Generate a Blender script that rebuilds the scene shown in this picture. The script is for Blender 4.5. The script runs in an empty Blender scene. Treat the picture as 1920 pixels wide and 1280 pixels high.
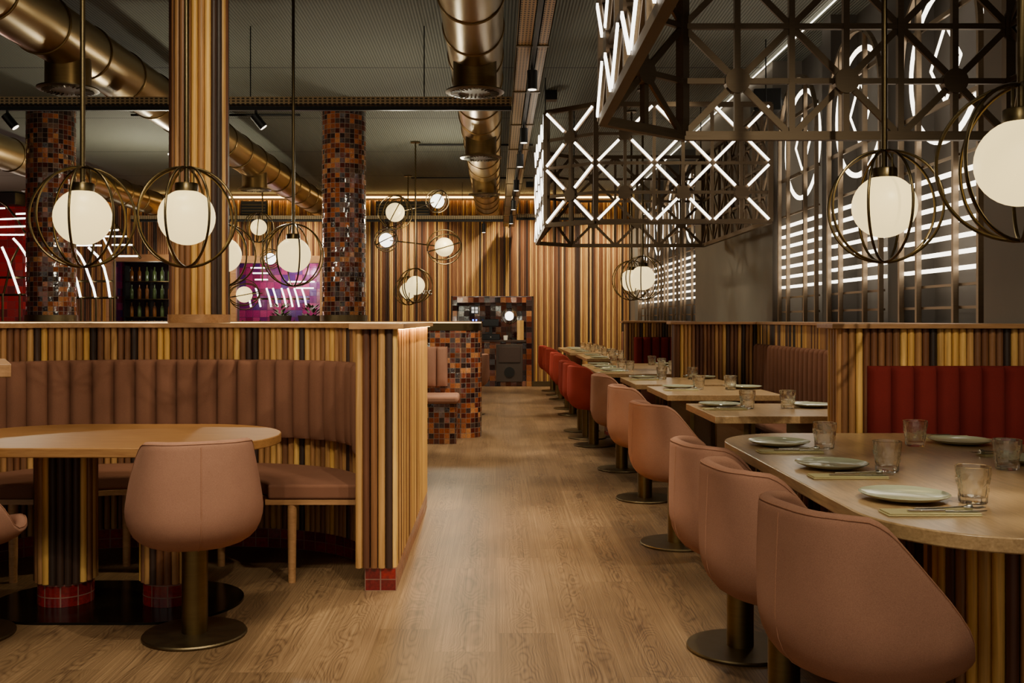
import bpy, bmesh, math, random
from mathutils import Vector, Matrix
random.seed(7)
PI = math.pi
scene = bpy.context.scene
COL = scene.collection
F, CX, CY, EYE = 1850.0, 930.0, 599.0, 1.3

def at(px, py, Y):
    """point seen at photo pixel (px,py) at depth Y"""
    return Vector(((px - CX) * Y / F, Y, EYE + (CY - py) * Y / F))

# ------------------------------------------------------------------ camera
cam = bpy.data.cameras.new('camera')
cam.sensor_width = 36.0
cam.lens = F / 1920 * 36.0
cam.shift_x = (960 - CX) / 1920
cam.shift_y = -(640 - CY) / 1920
cam.clip_end = 100
camo = bpy.data.objects.new('camera', cam)
COL.objects.link(camo)
camo.location = (0, 0, EYE)
camo.rotation_euler = (PI / 2, 0, 0)
scene.camera = camo

# ------------------------------------------------------------------ materials
def srgb(r, g, b):
    def f(c):
        c /= 255.0
        return c / 12.92 if c <= 0.04045 else ((c + 0.055) / 1.055) ** 2.4
    return (f(r), f(g), f(b), 1.0)

class NT:
    def __init__(self, name):
        self.m = bpy.data.materials.new(name)
        self.m.use_nodes = True
        self.t = self.m.node_tree
        self.b = self.t.nodes['Principled BSDF']
        self.out = self.t.nodes['Material Output']
    def n(self, typ, **kw):
        nd = self.t.nodes.new(typ)
        for k, v in kw.items():
            if k.startswith('i_'):
                nd.inputs[int(k[2:])].default_value = v
            else:
                setattr(nd, k, v)
        return nd
    def l(self, a, b):
        self.t.links.new(a, b)
    def math(self, op, a, b=None, c=None):
        nd = self.t.nodes.new('ShaderNodeMath'); nd.operation = op
        for i, x in enumerate((a, b, c)):
            if x is None: continue
            if isinstance(x, (int, float)): nd.inputs[i].default_value = x
            else: self.l(x, nd.inputs[i])
        return nd.outputs[0]
    def mix(self, fac, a, b, blend='MIX'):
        nd = self.t.nodes.new('ShaderNodeMix'); nd.data_type = 'RGBA'; nd.blend_type = blend
        for s, x in ((nd.inputs[0], fac), (nd.inputs[6], a), (nd.inputs[7], b)):
            if isinstance(x, (int, float)): s.default_value = x
            elif isinstance(x, tuple): s.default_value = x
            else: self.l(x, s)
        return nd.outputs[2]
    def ramp(self, fac, stops, interp='LINEAR'):
        nd = self.t.nodes.new('ShaderNodeValToRGB')
        cr = nd.color_ramp; cr.interpolation = interp
        while len(cr.elements) < len(stops): cr.elements.new(0.5)
        for e, (p, c) in zip(cr.elements, stops):
            e.position = p; e.color = c
        self.l(fac, nd.inputs[0])
        return nd.outputs[0]
    def mapping(self, src, scale=(1, 1, 1), loc=(0, 0, 0)):
        nd = self.t.nodes.new('ShaderNodeMapping')
        nd.inputs['Scale'].default_value = scale
        nd.inputs['Location'].default_value = loc
        self.l(src, nd.inputs['Vector'])
        return nd.outputs[0]
    def noise(self, vec, scale=5, detail=3, rough=0.5, dist=0.0):
        nd = self.t.nodes.new('ShaderNodeTexNoise')
        nd.inputs['Scale'].default_value = scale
        nd.inputs['Detail'].default_value = detail
        nd.inputs['Roughness'].default_value = rough
        nd.inputs['Distortion'].default_value = dist
        self.l(vec, nd.inputs['Vector'])
        return nd.outputs[0]
    def coord(self, which='Object'):
        return self.t.nodes.new('ShaderNodeTexCoord').outputs[which]
    def bump(self, h, strength=0.2, dist=0.01):
        nd = self.t.nodes.new('ShaderNodeBump')
        nd.inputs['Strength'].default_value = strength
        nd.inputs['Distance'].default_value = dist
        self.l(h, nd.inputs['Height'])
        self.l(nd.outputs[0], self.b.inputs['Normal'])
    def col(self, c):
        if isinstance(c, tuple): self.b.inputs['Base Color'].default_value = c
        else: self.l(c, self.b.inputs['Base Color'])
    def set(self, rough=None, metal=None, spec=None):
        if rough is not None: self.b.inputs['Roughness'].default_value = rough
        if metal is not None: self.b.inputs['Metallic'].default_value = metal
        if spec is not None: self.b.inputs['Specular IOR Level'].default_value = spec

def m_plain(name, c, rough=0.5, metal=0.0, var=0.12, scale=30):
    t = NT(name)
    nz = t.noise(t.coord(), scale, 3)
    dark = tuple(x * (1 - var) for x in c[:3]) + (1,)
    lite = tuple(min(1, x * (1 + var)) for x in c[:3]) + (1,)
    t.col(t.mix(nz, dark, lite)); t.set(rough, metal)
    return t.m

def m_emit(name, c, s):
    t = NT(name)
    t.col(tuple(x * 0.5 for x in c[:3]) + (1,))
    t.b.inputs['Emission Color'].default_value = c
    t.b.inputs['Emission Strength'].default_value = s
    t.set(0.4)
    return t.m

def m_fabric(name, c, var=0.22):
    t = NT(name)
    o = t.coord()
    nz = t.noise(t.mapping(o, (1, 1, 1)), 420, 2, 0.7)
    n2 = t.noise(o, 9, 3)
    dark = tuple(x * (1 - var) for x in c[:3]) + (1,)
    lite = tuple(min(1, x * (1 + var)) for x in c[:3]) + (1,)
    a = t.ramp(nz, [(0.3, dark), (0.7, lite)])
    t.col(t.mix(0.25, a, t.ramp(n2, [(0.3, dark), (0.7, lite)])))
    t.set(0.95, 0, 0.15)
    t.b.inputs['Sheen Weight'].default_value = 0.12
    t.b.inputs['Sheen Roughness'].default_value = 0.5
    t.b.inputs['Sheen Tint'].default_value = lite
    t.bump(nz, 0.25, 0.002)
    return t.m

def m_rods(name, gain=1.0):
    t = NT(name)
    at_ = t.n('ShaderNodeAttribute', attribute_name='rnd')
    o = t.coord()
    pal = [(196, 146, 70), (104, 62, 36), (150, 104, 60), (58, 38, 29), (172, 126, 72), (120, 78, 46),
           (208, 160, 84), (86, 50, 33), (158, 112, 64), (48, 33, 26), (184, 138, 74), (130, 86, 52), (110, 70, 44)]
    pal = [tuple(c * .95 + .05 * (sum(p) / 3) for c in p) for p in pal]
    stops = [(i / len(pal), tuple(x * gain for x in srgb(*p)[:3]) + (1,)) for i, p in enumerate(pal)]
    base = t.ramp(at_.outputs['Fac'], stops, 'CONSTANT')
    sep = t.n('ShaderNodeSeparateXYZ'); t.l(o, sep.inputs[0])
    cmb = t.n('ShaderNodeCombineXYZ')
    t.l(t.math('MULTIPLY_ADD', at_.outputs['Fac'], 37.0, sep.outputs[0]), cmb.inputs[0])
    t.l(sep.outputs[1], cmb.inputs[1]); t.l(sep.outputs[2], cmb.inputs[2])
    g = t.noise(t.mapping(cmb.outputs[0], (60, 60, 2.2)), 1.0, 4, 0.6, 0.6)
    t.col(t.mix(1.0, base, t.ramp(g, [(0.3, (0.62, 0.58, 0.55, 1)), (0.65, (1.08, 1.06, 1.04, 1))]), 'MULTIPLY'))
    t.set(0.5, 0, 0.35)
    t.bump(g, 0.1, 0.003)
    return t.m

def m_wood(name, c1, c2, along=(2, 18, 18), rough=0.42):
    t = NT(name)
    o = t.coord()
    m = t.mapping(o, along)
    g = t.noise(m, 2.0, 6, 0.62, 1.2)
    g2 = t.noise(t.mapping(o, tuple(a * 5 for a in along)), 1.6, 3, 0.6)
    a = t.ramp(g, [(0.3, c1), (0.68, c2)])
    t.col(t.mix(0.3, a, t.ramp(g2, [(0.35, c1), (0.65, c2)])))
    t.set(rough, 0, 0.4)
    t.bump(g2, 0.06, 0.002)
    return t.m

def m_tiles(name, pal, size=0.055, grout=(120, 105, 90), rough=0.13, tilt=0.16, gw=0.045, metal=0.0, size_v=None, boost=1.0):
    t = NT(name)
    uv = t.coord('UV')
    sep = t.n('ShaderNodeSeparateXYZ'); t.l(uv, sep.inputs[0])
    u = t.math('DIVIDE', sep.outputs[0], size); v = t.math('DIVIDE', sep.outputs[1], size_v or size)
    cmb = t.n('ShaderNodeCombineXYZ')
    t.l(t.math('FLOOR', u), cmb.inputs[0]); t.l(t.math('FLOOR', v), cmb.inputs[1])
    wn = t.n('ShaderNodeTexWhiteNoise'); wn.noise_dimensions = '3D'; t.l(cmb.outputs[0], wn.inputs[0])
    stops = [(i / len(pal), srgb(*(min(255, c * boost) for c in p))) for i, p in enumerate(pal)]
    base = t.ramp(wn.outputs['Value'], stops, 'CONSTANT')
    nz = t.noise(uv, 60, 3, 0.6)
    base = t.mix(1.0, base, t.ramp(nz, [(0.3, (0.6, 0.6, 0.6, 1)), (0.7, (1.2, 1.15, 1.1, 1))]), 'MULTIPLY')
    fu = t.math('ABSOLUTE', t.math('SUBTRACT', t.math('FRACT', u), 0.5))
    fv = t.math('ABSOLUTE', t.math('SUBTRACT', t.math('FRACT', v), 0.5))
    edge = t.math('GREATER_THAN', t.math('MAXIMUM', fu, fv), 0.5 - gw)
    t.col(t.mix(edge, base, srgb(*grout)))
    rg = t.math('MULTIPLY_ADD', edge, 0.5, rough)
    t.l(rg, t.b.inputs['Roughness'])
    t.set(None, metal, 0.6)
    geo = t.n('ShaderNodeNewGeometry')
    rv = t.n('ShaderNodeVectorMath', operation='SUBTRACT'); t.l(wn.outputs['Color'], rv.inputs[0]); rv.inputs[1].default_value = (.5, .5, .5)
    n3 = t.n('ShaderNodeTexNoise'); n3.inputs['Scale'].default_value = 45; t.l(uv, n3.inputs['Vector'])
    r3 = t.n('ShaderNodeVectorMath', operation='SUBTRACT'); t.l(n3.outputs['Color'], r3.inputs[0]); r3.inputs[1].default_value = (.5, .5, .5)
    ad0 = t.n('ShaderNodeVectorMath', operation='ADD'); t.l(rv.outputs[0], ad0.inputs[0]); t.l(r3.outputs[0], ad0.inputs[1])
    sc = t.n('ShaderNodeVectorMath', operation='SCALE'); t.l(ad0.outputs[0], sc.inputs[0]); sc.inputs['Scale'].default_value = tilt
    ad = t.n('ShaderNodeVectorMath', operation='ADD'); t.l(geo.outputs['Normal'], ad.inputs[0]); t.l(sc.outputs[0], ad.inputs[1])
    no = t.n('ShaderNodeVectorMath', operation='NORMALIZE'); t.l(ad.outputs[0], no.inputs[0])
    t.l(no.outputs[0], t.b.inputs['Normal'])
    return t.m

def m_floor():
    t = NT('oak_floor_planks')
    o = t.coord()
    sep = t.n('ShaderNodeSeparateXYZ'); t.l(o, sep.inputs[0])
    px = t.math('DIVIDE', t.math('ADD', sep.outputs[0], 20.09), 0.245)
    pid = t.math('FLOOR', px)
    w1 = t.n('ShaderNodeTexWhiteNoise'); w1.noise_dimensions = '1D'; t.l(pid, w1.inputs['W'])
    py = t.math('DIVIDE', t.math('MULTIPLY_ADD', w1.outputs['Value'], 1.3, t.math('ADD', sep.outputs[1], 20.0)), 1.3)
    rid = t.math('FLOOR', py)
    c2 = t.n('ShaderNodeCombineXYZ'); t.l(pid, c2.inputs[0]); t.l(rid, c2.inputs[1])
    w2 = t.n('ShaderNodeTexWhiteNoise'); w2.noise_dimensions = '3D'; t.l(c2.outputs[0], w2.inputs[0])
    # grain coordinates shifted per plank
    fx = t.math('SUBTRACT', t.math('FRACT', px), 0.5)
    gx = t.math('MULTIPLY_ADD', w2.outputs['Value'], 31.0, fx)
    c3 = t.n('ShaderNodeCombineXYZ'); t.l(gx, c3.inputs[0]); t.l(t.math('MULTIPLY', sep.outputs[1], 1.0), c3.inputs[1]); t.l(t.math('MULTIPLY', w2.outputs['Value'], 17.0), c3.inputs[2])
    low = t.noise(t.mapping(c3.outputs[0], (1.3, 1.5, 1)), 1.0, 2, 0.55, 0.25)
    vv = t.math('ADD', t.math('MULTIPLY', t.math('MULTIPLY', fx, fx), 3.2), t.math('MULTIPLY', low, 2.6))
    rings = t.math('FRACT', t.math('MULTIPLY', vv, 9.0))
    rr = t.math('POWER', t.math('MULTIPLY', t.math('ABSOLUTE', t.math('SUBTRACT', rings, 0.5)), 2.0), 2.0)
    rr = t.math('SUBTRACT', 0.55, t.math('MULTIPLY', rr, t.math('SUBTRACT', 1.0, t.math('MULTIPLY', t.math('ABSOLUTE', fx), 1.7))))
    fine = t.noise(t.mapping(c3.outputs[0], (52, 1.3, 1)), 1.0, 6, 0.6, 0.25)
    g = t.math('ADD', t.math('MULTIPLY', rr, 0.22), t.math('MULTIPLY', fine, 0.86))
    base = t.ramp(g, [(0.30, srgb(82, 60, 42)), (0.54, srgb(122, 94, 66)), (0.80, srgb(154, 124, 91))])
    tint = t.ramp(w2.outputs['Value'], [(0.0, (0.74, 0.72, 0.70, 1)), (1.0, (1.10, 1.09, 1.08, 1))])
    c = t.mix(1.0, base, tint, 'MULTIPLY')
    blotch = t.noise(t.mapping(o, (2.2, 1.1, 1)), 1.6, 3)
    c = t.mix(1.0, c, t.ramp(blotch, [(0.3, (0.76, 0.73, 0.72, 1)), (0.68, (1.10, 1.09, 1.07, 1))]), 'MULTIPLY')
    ex = t.math('GREATER_THAN', t.math('ABSOLUTE', fx), 0.4945)
    ey = t.math('GREATER_THAN', t.math('ABSOLUTE', t.math('SUBTRACT', t.math('FRACT', py), 0.5)), 0.4988)
    seam = t.math('MAXIMUM', ex, ey)
    t.col(t.mix(t.math('MULTIPLY', seam, 0.5), c, srgb(70, 48, 32)))
    t.set(0.42, 0, 0.35)
    t.bump(g, 0.06, 0.002)
    return t.m

def m_ceiling():
    t = NT('ceiling_ribbed_panels')
    o = t.coord()
    sep = t.n('ShaderNodeSeparateXYZ'); t.l(o, sep.inputs[0])
    s = t.math('SINE', t.math('MULTIPLY', sep.outputs[0], 2 * PI / 0.026))
    st = t.math('MULTIPLY_ADD', s, 0.5, 0.5)
    c = t.ramp(st, [(0.15, srgb(76, 77, 69)), (0.7, srgb(108, 109, 98))])
    sx = t.math('GREATER_THAN', t.math('ABSOLUTE', t.math('SUBTRACT', t.math('FRACT', t.math('DIVIDE', sep.outputs[1], 2.4)), 0.5)), 0.492)
    t.col(t.mix(sx, c, srgb(60, 60, 54)))
    t.set(0.8)
    t.bump(st, 0.5, 0.01)
    return t.m

def m_perf(name):
    t = NT(name)
    o = t.coord('UV')
    sep = t.n('ShaderNodeSeparateXYZ'); t.l(o, sep.inputs[0])
    fu = t.math('FRACT', t.math('DIVIDE', sep.outputs[0], 0.04)); fv = t.math('FRACT', t.math('DIVIDE', sep.outputs[1], 0.022))
    a = t.math('LESS_THAN', t.math('ABSOLUTE', t.math('SUBTRACT', fu, 0.5)), 0.3)
    b = t.math('LESS_THAN', t.math('ABSOLUTE', t.math('SUBTRACT', fv, 0.5)), 0.26)
    hole = t.math('MULTIPLY', a, b)
    t.col(t.mix(hole, srgb(178, 152, 112), srgb(40, 32, 24)))
    t.set(0.42)
    t.l(t.math('MULTIPLY_ADD', hole, -0.35, 0.35), t.b.inputs['Metallic'])
    return t.m

def m_brushed(name, c, rough=0.3, along=(3, 3, 60)):
    t = NT(name)
    nz = t.noise(t.mapping(t.coord(), along), 2.0, 4, 0.6)
    t.col(t.mix(nz, tuple(x * 0.75 for x in c[:3]) + (1,), tuple(min(1, x * 1.2) for x in c[:3]) + (1,)))
    t.set(rough, 1.0)
    t.l(t.math('MULTIPLY_ADD', nz, 0.2, rough - 0.08), t.b.inputs['Roughness'])
    return t.m

def m_glass(name):
    t = NT(name)
    t.col((1, 1, .97, 1)); t.set(0.0)
    t.b.inputs['Transmission Weight'].default_value = 1.0
    t.b.inputs['IOR'].default_value = 1.33
    tr = t.n('ShaderNodeBsdfTransparent'); tr.inputs[0].default_value = (.93, .92, .89, 1)
    gl = t.n('ShaderNodeBsdfGlossy'); gl.inputs['Roughness'].default_value = .04; gl.inputs['Color'].default_value = (1, .97, .9, 1)
    lw = t.n('ShaderNodeLayerWeight'); lw.inputs[0].default_value = .42
    f = t.ramp(lw.outputs['Facing'], [(0.15, (.03, .03, .03, 1)), (.65, (.1, .1, .1, 1)), (1.0, (.8, .8, .8, 1))])
    m1 = t.n('ShaderNodeMixShader'); m1.inputs[0].default_value = .8
    t.l(tr.outputs[0], m1.inputs[1]); t.l(t.b.outputs[0], m1.inputs[2])
    m2 = t.n('ShaderNodeMixShader'); t.l(f, m2.inputs[0]); t.l(m1.outputs[0], m2.inputs[1]); t.l(gl.outputs[0], m2.inputs[2])
    t.l(m2.outputs[0], t.out.inputs[0])
    return t.m

M = {}
M['rods'] = m_rods('mixed_wood_rods', 1.22)
M['rods_wall'] = m_rods('mixed_wood_battens', 1.25)
M['core'] = m_plain('dark_wood_backing', srgb(52, 32, 22), 0.7)
M['ledge'] = m_wood('ledge_oak', srgb(136, 94, 58), srgb(176, 128, 84), (1.6, 16, 16))
M['table'] = m_wood('table_oak', srgb(148, 114, 76), srgb(196, 158, 112), (20, 1.8, 20), 0.28)
M['table_warm'] = m_wood('table_oak_warm', srgb(132, 86, 46), srgb(168, 118, 68), (1.8, 20, 20), 0.34)
M['pink'] = m_fabric('dusty_pink_wool', srgb(158, 112, 91))
M['brown'] = m_fabric('brown_wool', srgb(116, 76, 58))
M['red'] = m_fabric('brick_red_wool', srgb(152, 56, 44))
M['maroon'] = m_fabric('deep_red_wool', srgb(104, 30, 26))
M['pinkpipe'] = m_fabric('pale_pink_piping', srgb(160, 112, 88))
M['redpipe'] = m_fabric('red_piping', srgb(168, 74, 56))
M['bronze'] = m_brushed('dark_bronze', srgb(112, 92, 58), 0.36)
M['bronze_disc'] = m_brushed('dark_bronze_plate', srgb(104, 88, 64), 0.42, (8, 8, 8))
M['plate_black'] = m_plain('black_bronze_sheet', srgb(30, 24, 16), 0.18, 0.6)
M['brass'] = m_brushed('aged_brass', srgb(92, 77, 52), 0.32)
M['duct'] = m_brushed('brass_duct_sheet', srgb(160, 136, 96), 0.3, (1.5, .4, 1.5))
M['ductdark'] = m_brushed('dark_brass_collar', srgb(120, 94, 58), 0.35)
M['truss'] = m_brushed('brown_bronze_steel', srgb(98, 82, 66), 0.5)
M['lattice'] = m_brushed('warm_grey_bronze', srgb(138, 120, 100), 0.45)
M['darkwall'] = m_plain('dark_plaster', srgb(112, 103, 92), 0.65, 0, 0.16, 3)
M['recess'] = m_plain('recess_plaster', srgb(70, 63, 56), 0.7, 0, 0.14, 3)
M['black'] = m_plain('matte_black_metal', srgb(26, 25, 24), 0.45, 0.3)
M['perf'] = m_perf('perforated_brass_tray')
M['led'] = m_emit('led_white', srgb(255, 244, 222), 2.6)
M['led_hot'] = m_emit('led_tube_white', srgb(255, 247, 232), 2.6)
M['led_warm'] = m_emit('led_warm', srgb(255, 206, 120), 6.0)
M['led_hidden'] = m_emit('led_warm_bright', srgb(255, 208, 120), 25.0)
M['led_soft'] = m_emit('led_warm_soft', srgb(255, 205, 120), 2.2)
M['globe'] = m_emit('opal_globe', srgb(255, 224, 150), .85)
M['globe_hot'] = m_emit('opal_globe_bright', srgb(255, 248, 234), 2.0)
M['lens'] = m_emit('spot_lens', srgb(255, 240, 215), 2.0)
PALM = [(96, 44, 26), (60, 26, 20), (122, 62, 32), (40, 22, 20), (142, 80, 44), (78, 36, 28), (54, 40, 38), (150, 98, 58), (36, 20, 20), (108, 52, 30), (84, 60, 50), (66, 26, 20)]
M['mosaic'] = m_tiles('glazed_brown_mosaic', PALM, 0.055, (112, 92, 76), 0.11, 0.26, boost=1.2)
M['mosaic_big'] = m_tiles('glazed_brown_tiles', PALM, 0.105, (60, 44, 36), 0.15, 0.2, 0.02)
M['redtile'] = m_tiles('glazed_red_tiles', [(120, 22, 22), (140, 28, 26), (104, 18, 20), (128, 30, 30)], 0.075, (120, 84, 70), 0.14, 0.07, 0.04, size_v=0.054)
M['redwall'] = m_tiles('red_wall_tiles', [(140, 20, 26), (110, 16, 22), (160, 30, 34), (86, 14, 18), (128, 22, 22)], 0.15, (70, 16, 18), 0.2, 0.1, 0.02)
M['magenta'] = m_tiles('magenta_tiles', [(176, 50, 120), (130, 44, 120), (200, 70, 130), (96, 50, 130), (150, 40, 90)], 0.15, (90, 30, 80), 0.2, 0.1, 0.03)
M['floor'] = m_floor()
M['ceiling'] = m_ceiling()
M['glass'] = m_glass('clear_glass')
M['china'] = m_plain('celadon_glaze', srgb(168, 166, 138), 0.12, 0, 0.08, 20)
M['napkin'] = m_plain('folded_linen_napkin', srgb(190, 174, 124), 0.9, 0, 0.1, 60)
M['steel'] = m_plain('polished_steel', srgb(190, 184, 172), 0.16, 1.0)
M['screen'] = m_plain('black_screen', srgb(18, 18, 20), 0.2)
M['kraft'] = m_plain('kraft_board', srgb(196, 146, 78), 0.8)
M['cabinet'] = m_plain('dark_brown_grille', srgb(52, 38, 30), 0.55)
M['white'] = m_plain('white_paint', srgb(226, 218, 204), 0.6)
M['white_glow'] = m_emit('self_glowing_white', srgb(240, 232, 220), .45)  # glow put into the colour so the unlit notice squares look bright
M['blue'] = m_emit('blue_indicator', (0.03, 0.12, 1, 1), 5.0)
M['darkglass'] = m_plain('smoked_glass', srgb(44, 34, 36), 0.08)
M['bottle_g'] = m_plain('green_bottle_glass', srgb(70, 82, 50), 0.08)
M['bottle_b'] = m_plain('amber_bottle_glass', srgb(110, 66, 34), 0.08)
M['leaf'] = m_plain('leaf_green', srgb(70, 84, 44), 0.6)
M['pot'] = m_plain('dark_pot', srgb(52, 42, 34), 0.5)

# ------------------------------------------------------------------ mesh builder
class MB:
    def __init__(self):
        self.v = []; self.f = []; self.uv = []; self.r = []; self.cr = 0.0
    def add(self, verts, faces, uvs=None):
        b = len(self.v)
        self.v += [tuple(p) for p in verts]
        for i, f in enumerate(faces):
            self.f.append([b + k for k in f]); self.r.append(self.cr)
            self.uv.append(uvs[i] if uvs else None)
        return self
    def box(self, c, s, rz=0.0, m=None):
        hx, hy, hz = s[0] / 2, s[1] / 2, s[2] / 2
        pts = [Vector((x, y, z)) for z in (-hz, hz) for x, y in ((-hx, -hy), (hx, -hy), (hx, hy), (-hx, hy))]
        R = m if m is not None else Matrix.Rotation(rz, 3, 'Z')
        pts = [R @ p + Vector(c) for p in pts]
        fs = [(3, 2, 1, 0), (4, 5, 6, 7), (0, 1, 5, 4), (1, 2, 6, 5), (2, 3, 7, 6), (3, 0, 4, 7)]
        sx, sy, sz = s
        def q(a, b): return [(0, 0), (a, 0), (a, b), (0, b)]
        uvs = [q(sx, sy), q(sx, sy), q(sx, sz), q(sy, sz), q(sx, sz), q(sy, sz)]
        return self.add(pts, fs, uvs)
    def box2(self, x0, x1, y0, y1, z0, z1):
        return self.box(((x0 + x1) / 2, (y0 + y1) / 2, (z0 + z1) / 2), (abs(x1 - x0), abs(y1 - y0), abs(z1 - z0)))
    def bar(self, p0, p1, w, d, up=(0, 0, 1)):
        """rectangular bar from p0 to p1; d measured along 'up' side"""
        p0, p1 = Vector(p0), Vector(p1); z = (p1 - p0); L = z.length; z = z.normalized()
        u = Vector(up); x = u.cross(z)
        if x.length < 1e-5: x = Vector((1, 0, 0)).cross(z)
        x.normalize(); y = z.cross(x)
        R = Matrix((x, y, z)).transposed()
        return self.box((p0 + p1) / 2, (w, d, L), m=R)
    def tube(self, pts, r, n=8, closed=False, caps=True):
        pts = [Vector(p) for p in pts]; N = len(pts)
        rad = r if isinstance(r, (list, tuple)) else [r] * N
        rings = []; prev = None
        for i, p in enumerate(pts):
            a = pts[(i - 1) % N] if (closed or i > 0) else p
            b = pts[(i + 1) % N] if (closed or i < N - 1) else p
            t = (b - a).normalized()
            if prev is None:
                h = Vector((0, 0, 1)) if abs(t.z) < 0.9 else Vector((1, 0, 0))
                x = h.cross(t).normalized()
            else:
                x = (prev - t * prev.dot(t))
                x = x.normalized() if x.length > 1e-6 else Vector((1, 0, 0)).cross(t).normalized()
            prev = x; y = t.cross(x)
            rings.append([p + (x * math.cos(2 * PI * k / n) + y * math.sin(2 * PI * k / n)) * rad[i] for k in range(n)])
        vs = [v for rg in rings for v in rg]; fs = []
        for i in range(N if closed else N - 1):
            j = (i + 1) % N
            for k in range(n):
                l = (k + 1) % n
                fs.append((i * n + k, i * n + l, j * n + l, j * n + k))
        if caps and not closed:
            fs.append(tuple(reversed(range(n)))); fs.append(tuple((N - 1) * n + k for k in range(n)))
        return self.add(vs, fs)
    def cyl(self, p0, p1, r, n=24, r1=None):
        return self.tube([p0, p1], [r, r if r1 is None else r1], n)
    def lathe(self, prof, n=32, c=(0, 0, 0), wob=None):
        """profile list of (r,z); closed top/bottom if r==0"""
        vs = []; fs = []; idx = []
        for j, (r, z) in enumerate(prof):
            if r <= 1e-7:
                idx.append([len(vs)]); vs.append((c[0], c[1], c[2] + z))
            else:
                row = []
                for k in range(n):
                    a = 2 * PI * k / n
                    rr = r * (wob(a, j) if wob else 1)
                    row.append(len(vs)); vs.append((c[0] + rr * math.cos(a), c[1] + rr * math.sin(a), c[2] + z))
                idx.append(row)
        for a, b in zip(idx, idx[1:]):
            if len(a) == 1 and len(b) == 1: continue
            for k in range(n):
                l = (k + 1) % n
                if len(a) == 1: fs.append((a[0], b[l], b[k]))
                elif len(b) == 1: fs.append((a[k], a[l], b[0]))
                else: fs.append((a[k], a[l], b[l], b[k]))
        return self.add(vs, fs)
    def prism(self, poly, z0, z1, caps=True):
        n = len(poly)
        vs = [(x, y, z0) for x, y in poly] + [(x, y, z1) for x, y in poly]
        fs = []; uvs = []; L = 0.0
        for i in range(n):
            j = (i + 1) % n
            d = math.dist(poly[i], poly[j])
            fs.append((i, j, n + j, n + i))
            uvs.append([(L, z0), (L + d, z0), (L + d, z1), (L, z1)]); L += d
        if caps:
            fs.append(tuple(reversed(range(n)))); uvs.append([poly[i] for i in reversed(range(n))])
            fs.append(tuple(n + i for i in range(n))); uvs.append(list(poly))
        return self.add(vs, fs, uvs)
    def rod(self, x, y, z0, z1, r=0.0175, n=8):
        self.cr = random.random()
        vs = [(x + r * math.cos(2 * PI * k / n + .39), y + r * math.sin(2 * PI * k / n + .39), z) for z in (z0, z1) for k in range(n)]
        fs = [(k, (k + 1) % n, n + (k + 1) % n, n + k) for k in range(n)] + [tuple(reversed(range(n))), tuple(range(n, 2 * n))]
        self.add(vs, fs); self.cr = 0.0
        return self
    def build(self, name, mat, parent=None, smooth=35, bevel=0.0, seg=2):
        me = bpy.data.meshes.new(name)
        me.from_pydata(self.v, [], self.f)
        if any(u for u in self.uv):
            ul = me.uv_layers.new(name='UVMap')
            flat = []
            for f, u in zip(self.f, self.uv):
                flat += [c for p in (u if u else [(0, 0)] * len(f)) for c in (p[0], p[1])]
            ul.data.foreach_set('uv', flat)
        if any(self.r):
            a = me.attributes.new('rnd', 'FLOAT', 'FACE'); a.data.foreach_set('value', self.r)
        me.materials.append(mat)
        me.validate()
        bm = bmesh.new(); bm.from_mesh(me); bmesh.ops.recalc_face_normals(bm, faces=bm.faces); bm.to_mesh(me); bm.free()
        if smooth:
            me.polygons.foreach_set('use_smooth', [True] * len(me.polygons))
            me.set_sharp_from_angle(angle=math.radians(smooth))
        me.update()
        o = bpy.data.objects.new(name, me)
        COL.objects.link(o)
        if bevel:
            bv = o.modifiers.new('bevel', 'BEVEL'); bv.width = bevel; bv.segments = seg; bv.limit_method = 'ANGLE'; bv.angle_limit = math.radians(50)
        if parent is not None: o.parent = parent
        return o

def tag(o, label=None, cat=None, group=None, kind=None):
    if label: o['label'] = label
    if cat: o['category'] = cat
    if group: o['group'] = group
    if kind: o['kind'] = kind
    return o
def empty(name, loc=(0, 0, 0), rz=0.0, label=None, cat=None, group=None, kind=None):
    o = bpy.data.objects.new(name, None); COL.objects.link(o)
    o.empty_display_size = 0.1
    o.location = loc; o.rotation_euler = (0, 0, rz)
    return tag(o, label, cat, group, kind)
def dup(src, loc, rz=None, label=None, group=None, mats=None):
    def cp(o, par):
        c = o.copy(); COL.objects.link(c); c.parent = par
        for ch in list(o.children): cp(ch, c)
        return c
    r = cp(src, None); r.location = loc
    if rz is not None: r.rotation_euler = (0, 0, rz)
    if label: r['label'] = label
    if group: r['group'] = group
    return r

def resample(pts, step):
    pts = [Vector((p[0], p[1], 0)) for p in pts]
    acc = [0.0]
    for a, b in zip(pts, pts[1:]): acc.append(acc[-1] + (b - a).length)
    n = max(1, round(acc[-1] / step)); out = []; i = 0
    for k in range(n + 1):
        s = acc[-1] * k / n
        while i < len(pts) - 2 and acc[i + 1] < s: i += 1
        d = acc[i + 1] - acc[i]
        t = (s - acc[i]) / d if d > 1e-9 else 0
        out.append(pts[i].lerp(pts[i + 1], t))
    return out
def normals(pts, sign=1):
    out = []
    for i in range(len(pts)):
        a = pts[max(0, i - 1)]; b = pts[min(len(pts) - 1, i + 1)]
        t = (b - a).normalized(); out.append(Vector((-t.y, t.x, 0)) * sign)
    return out
def rods_path(mb, path, z0, z1, step=0.0365, r=0.0175):
    for p in resample(path, step): mb.rod(p.x, p.y, z0, z1, r)
    return mb
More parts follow.
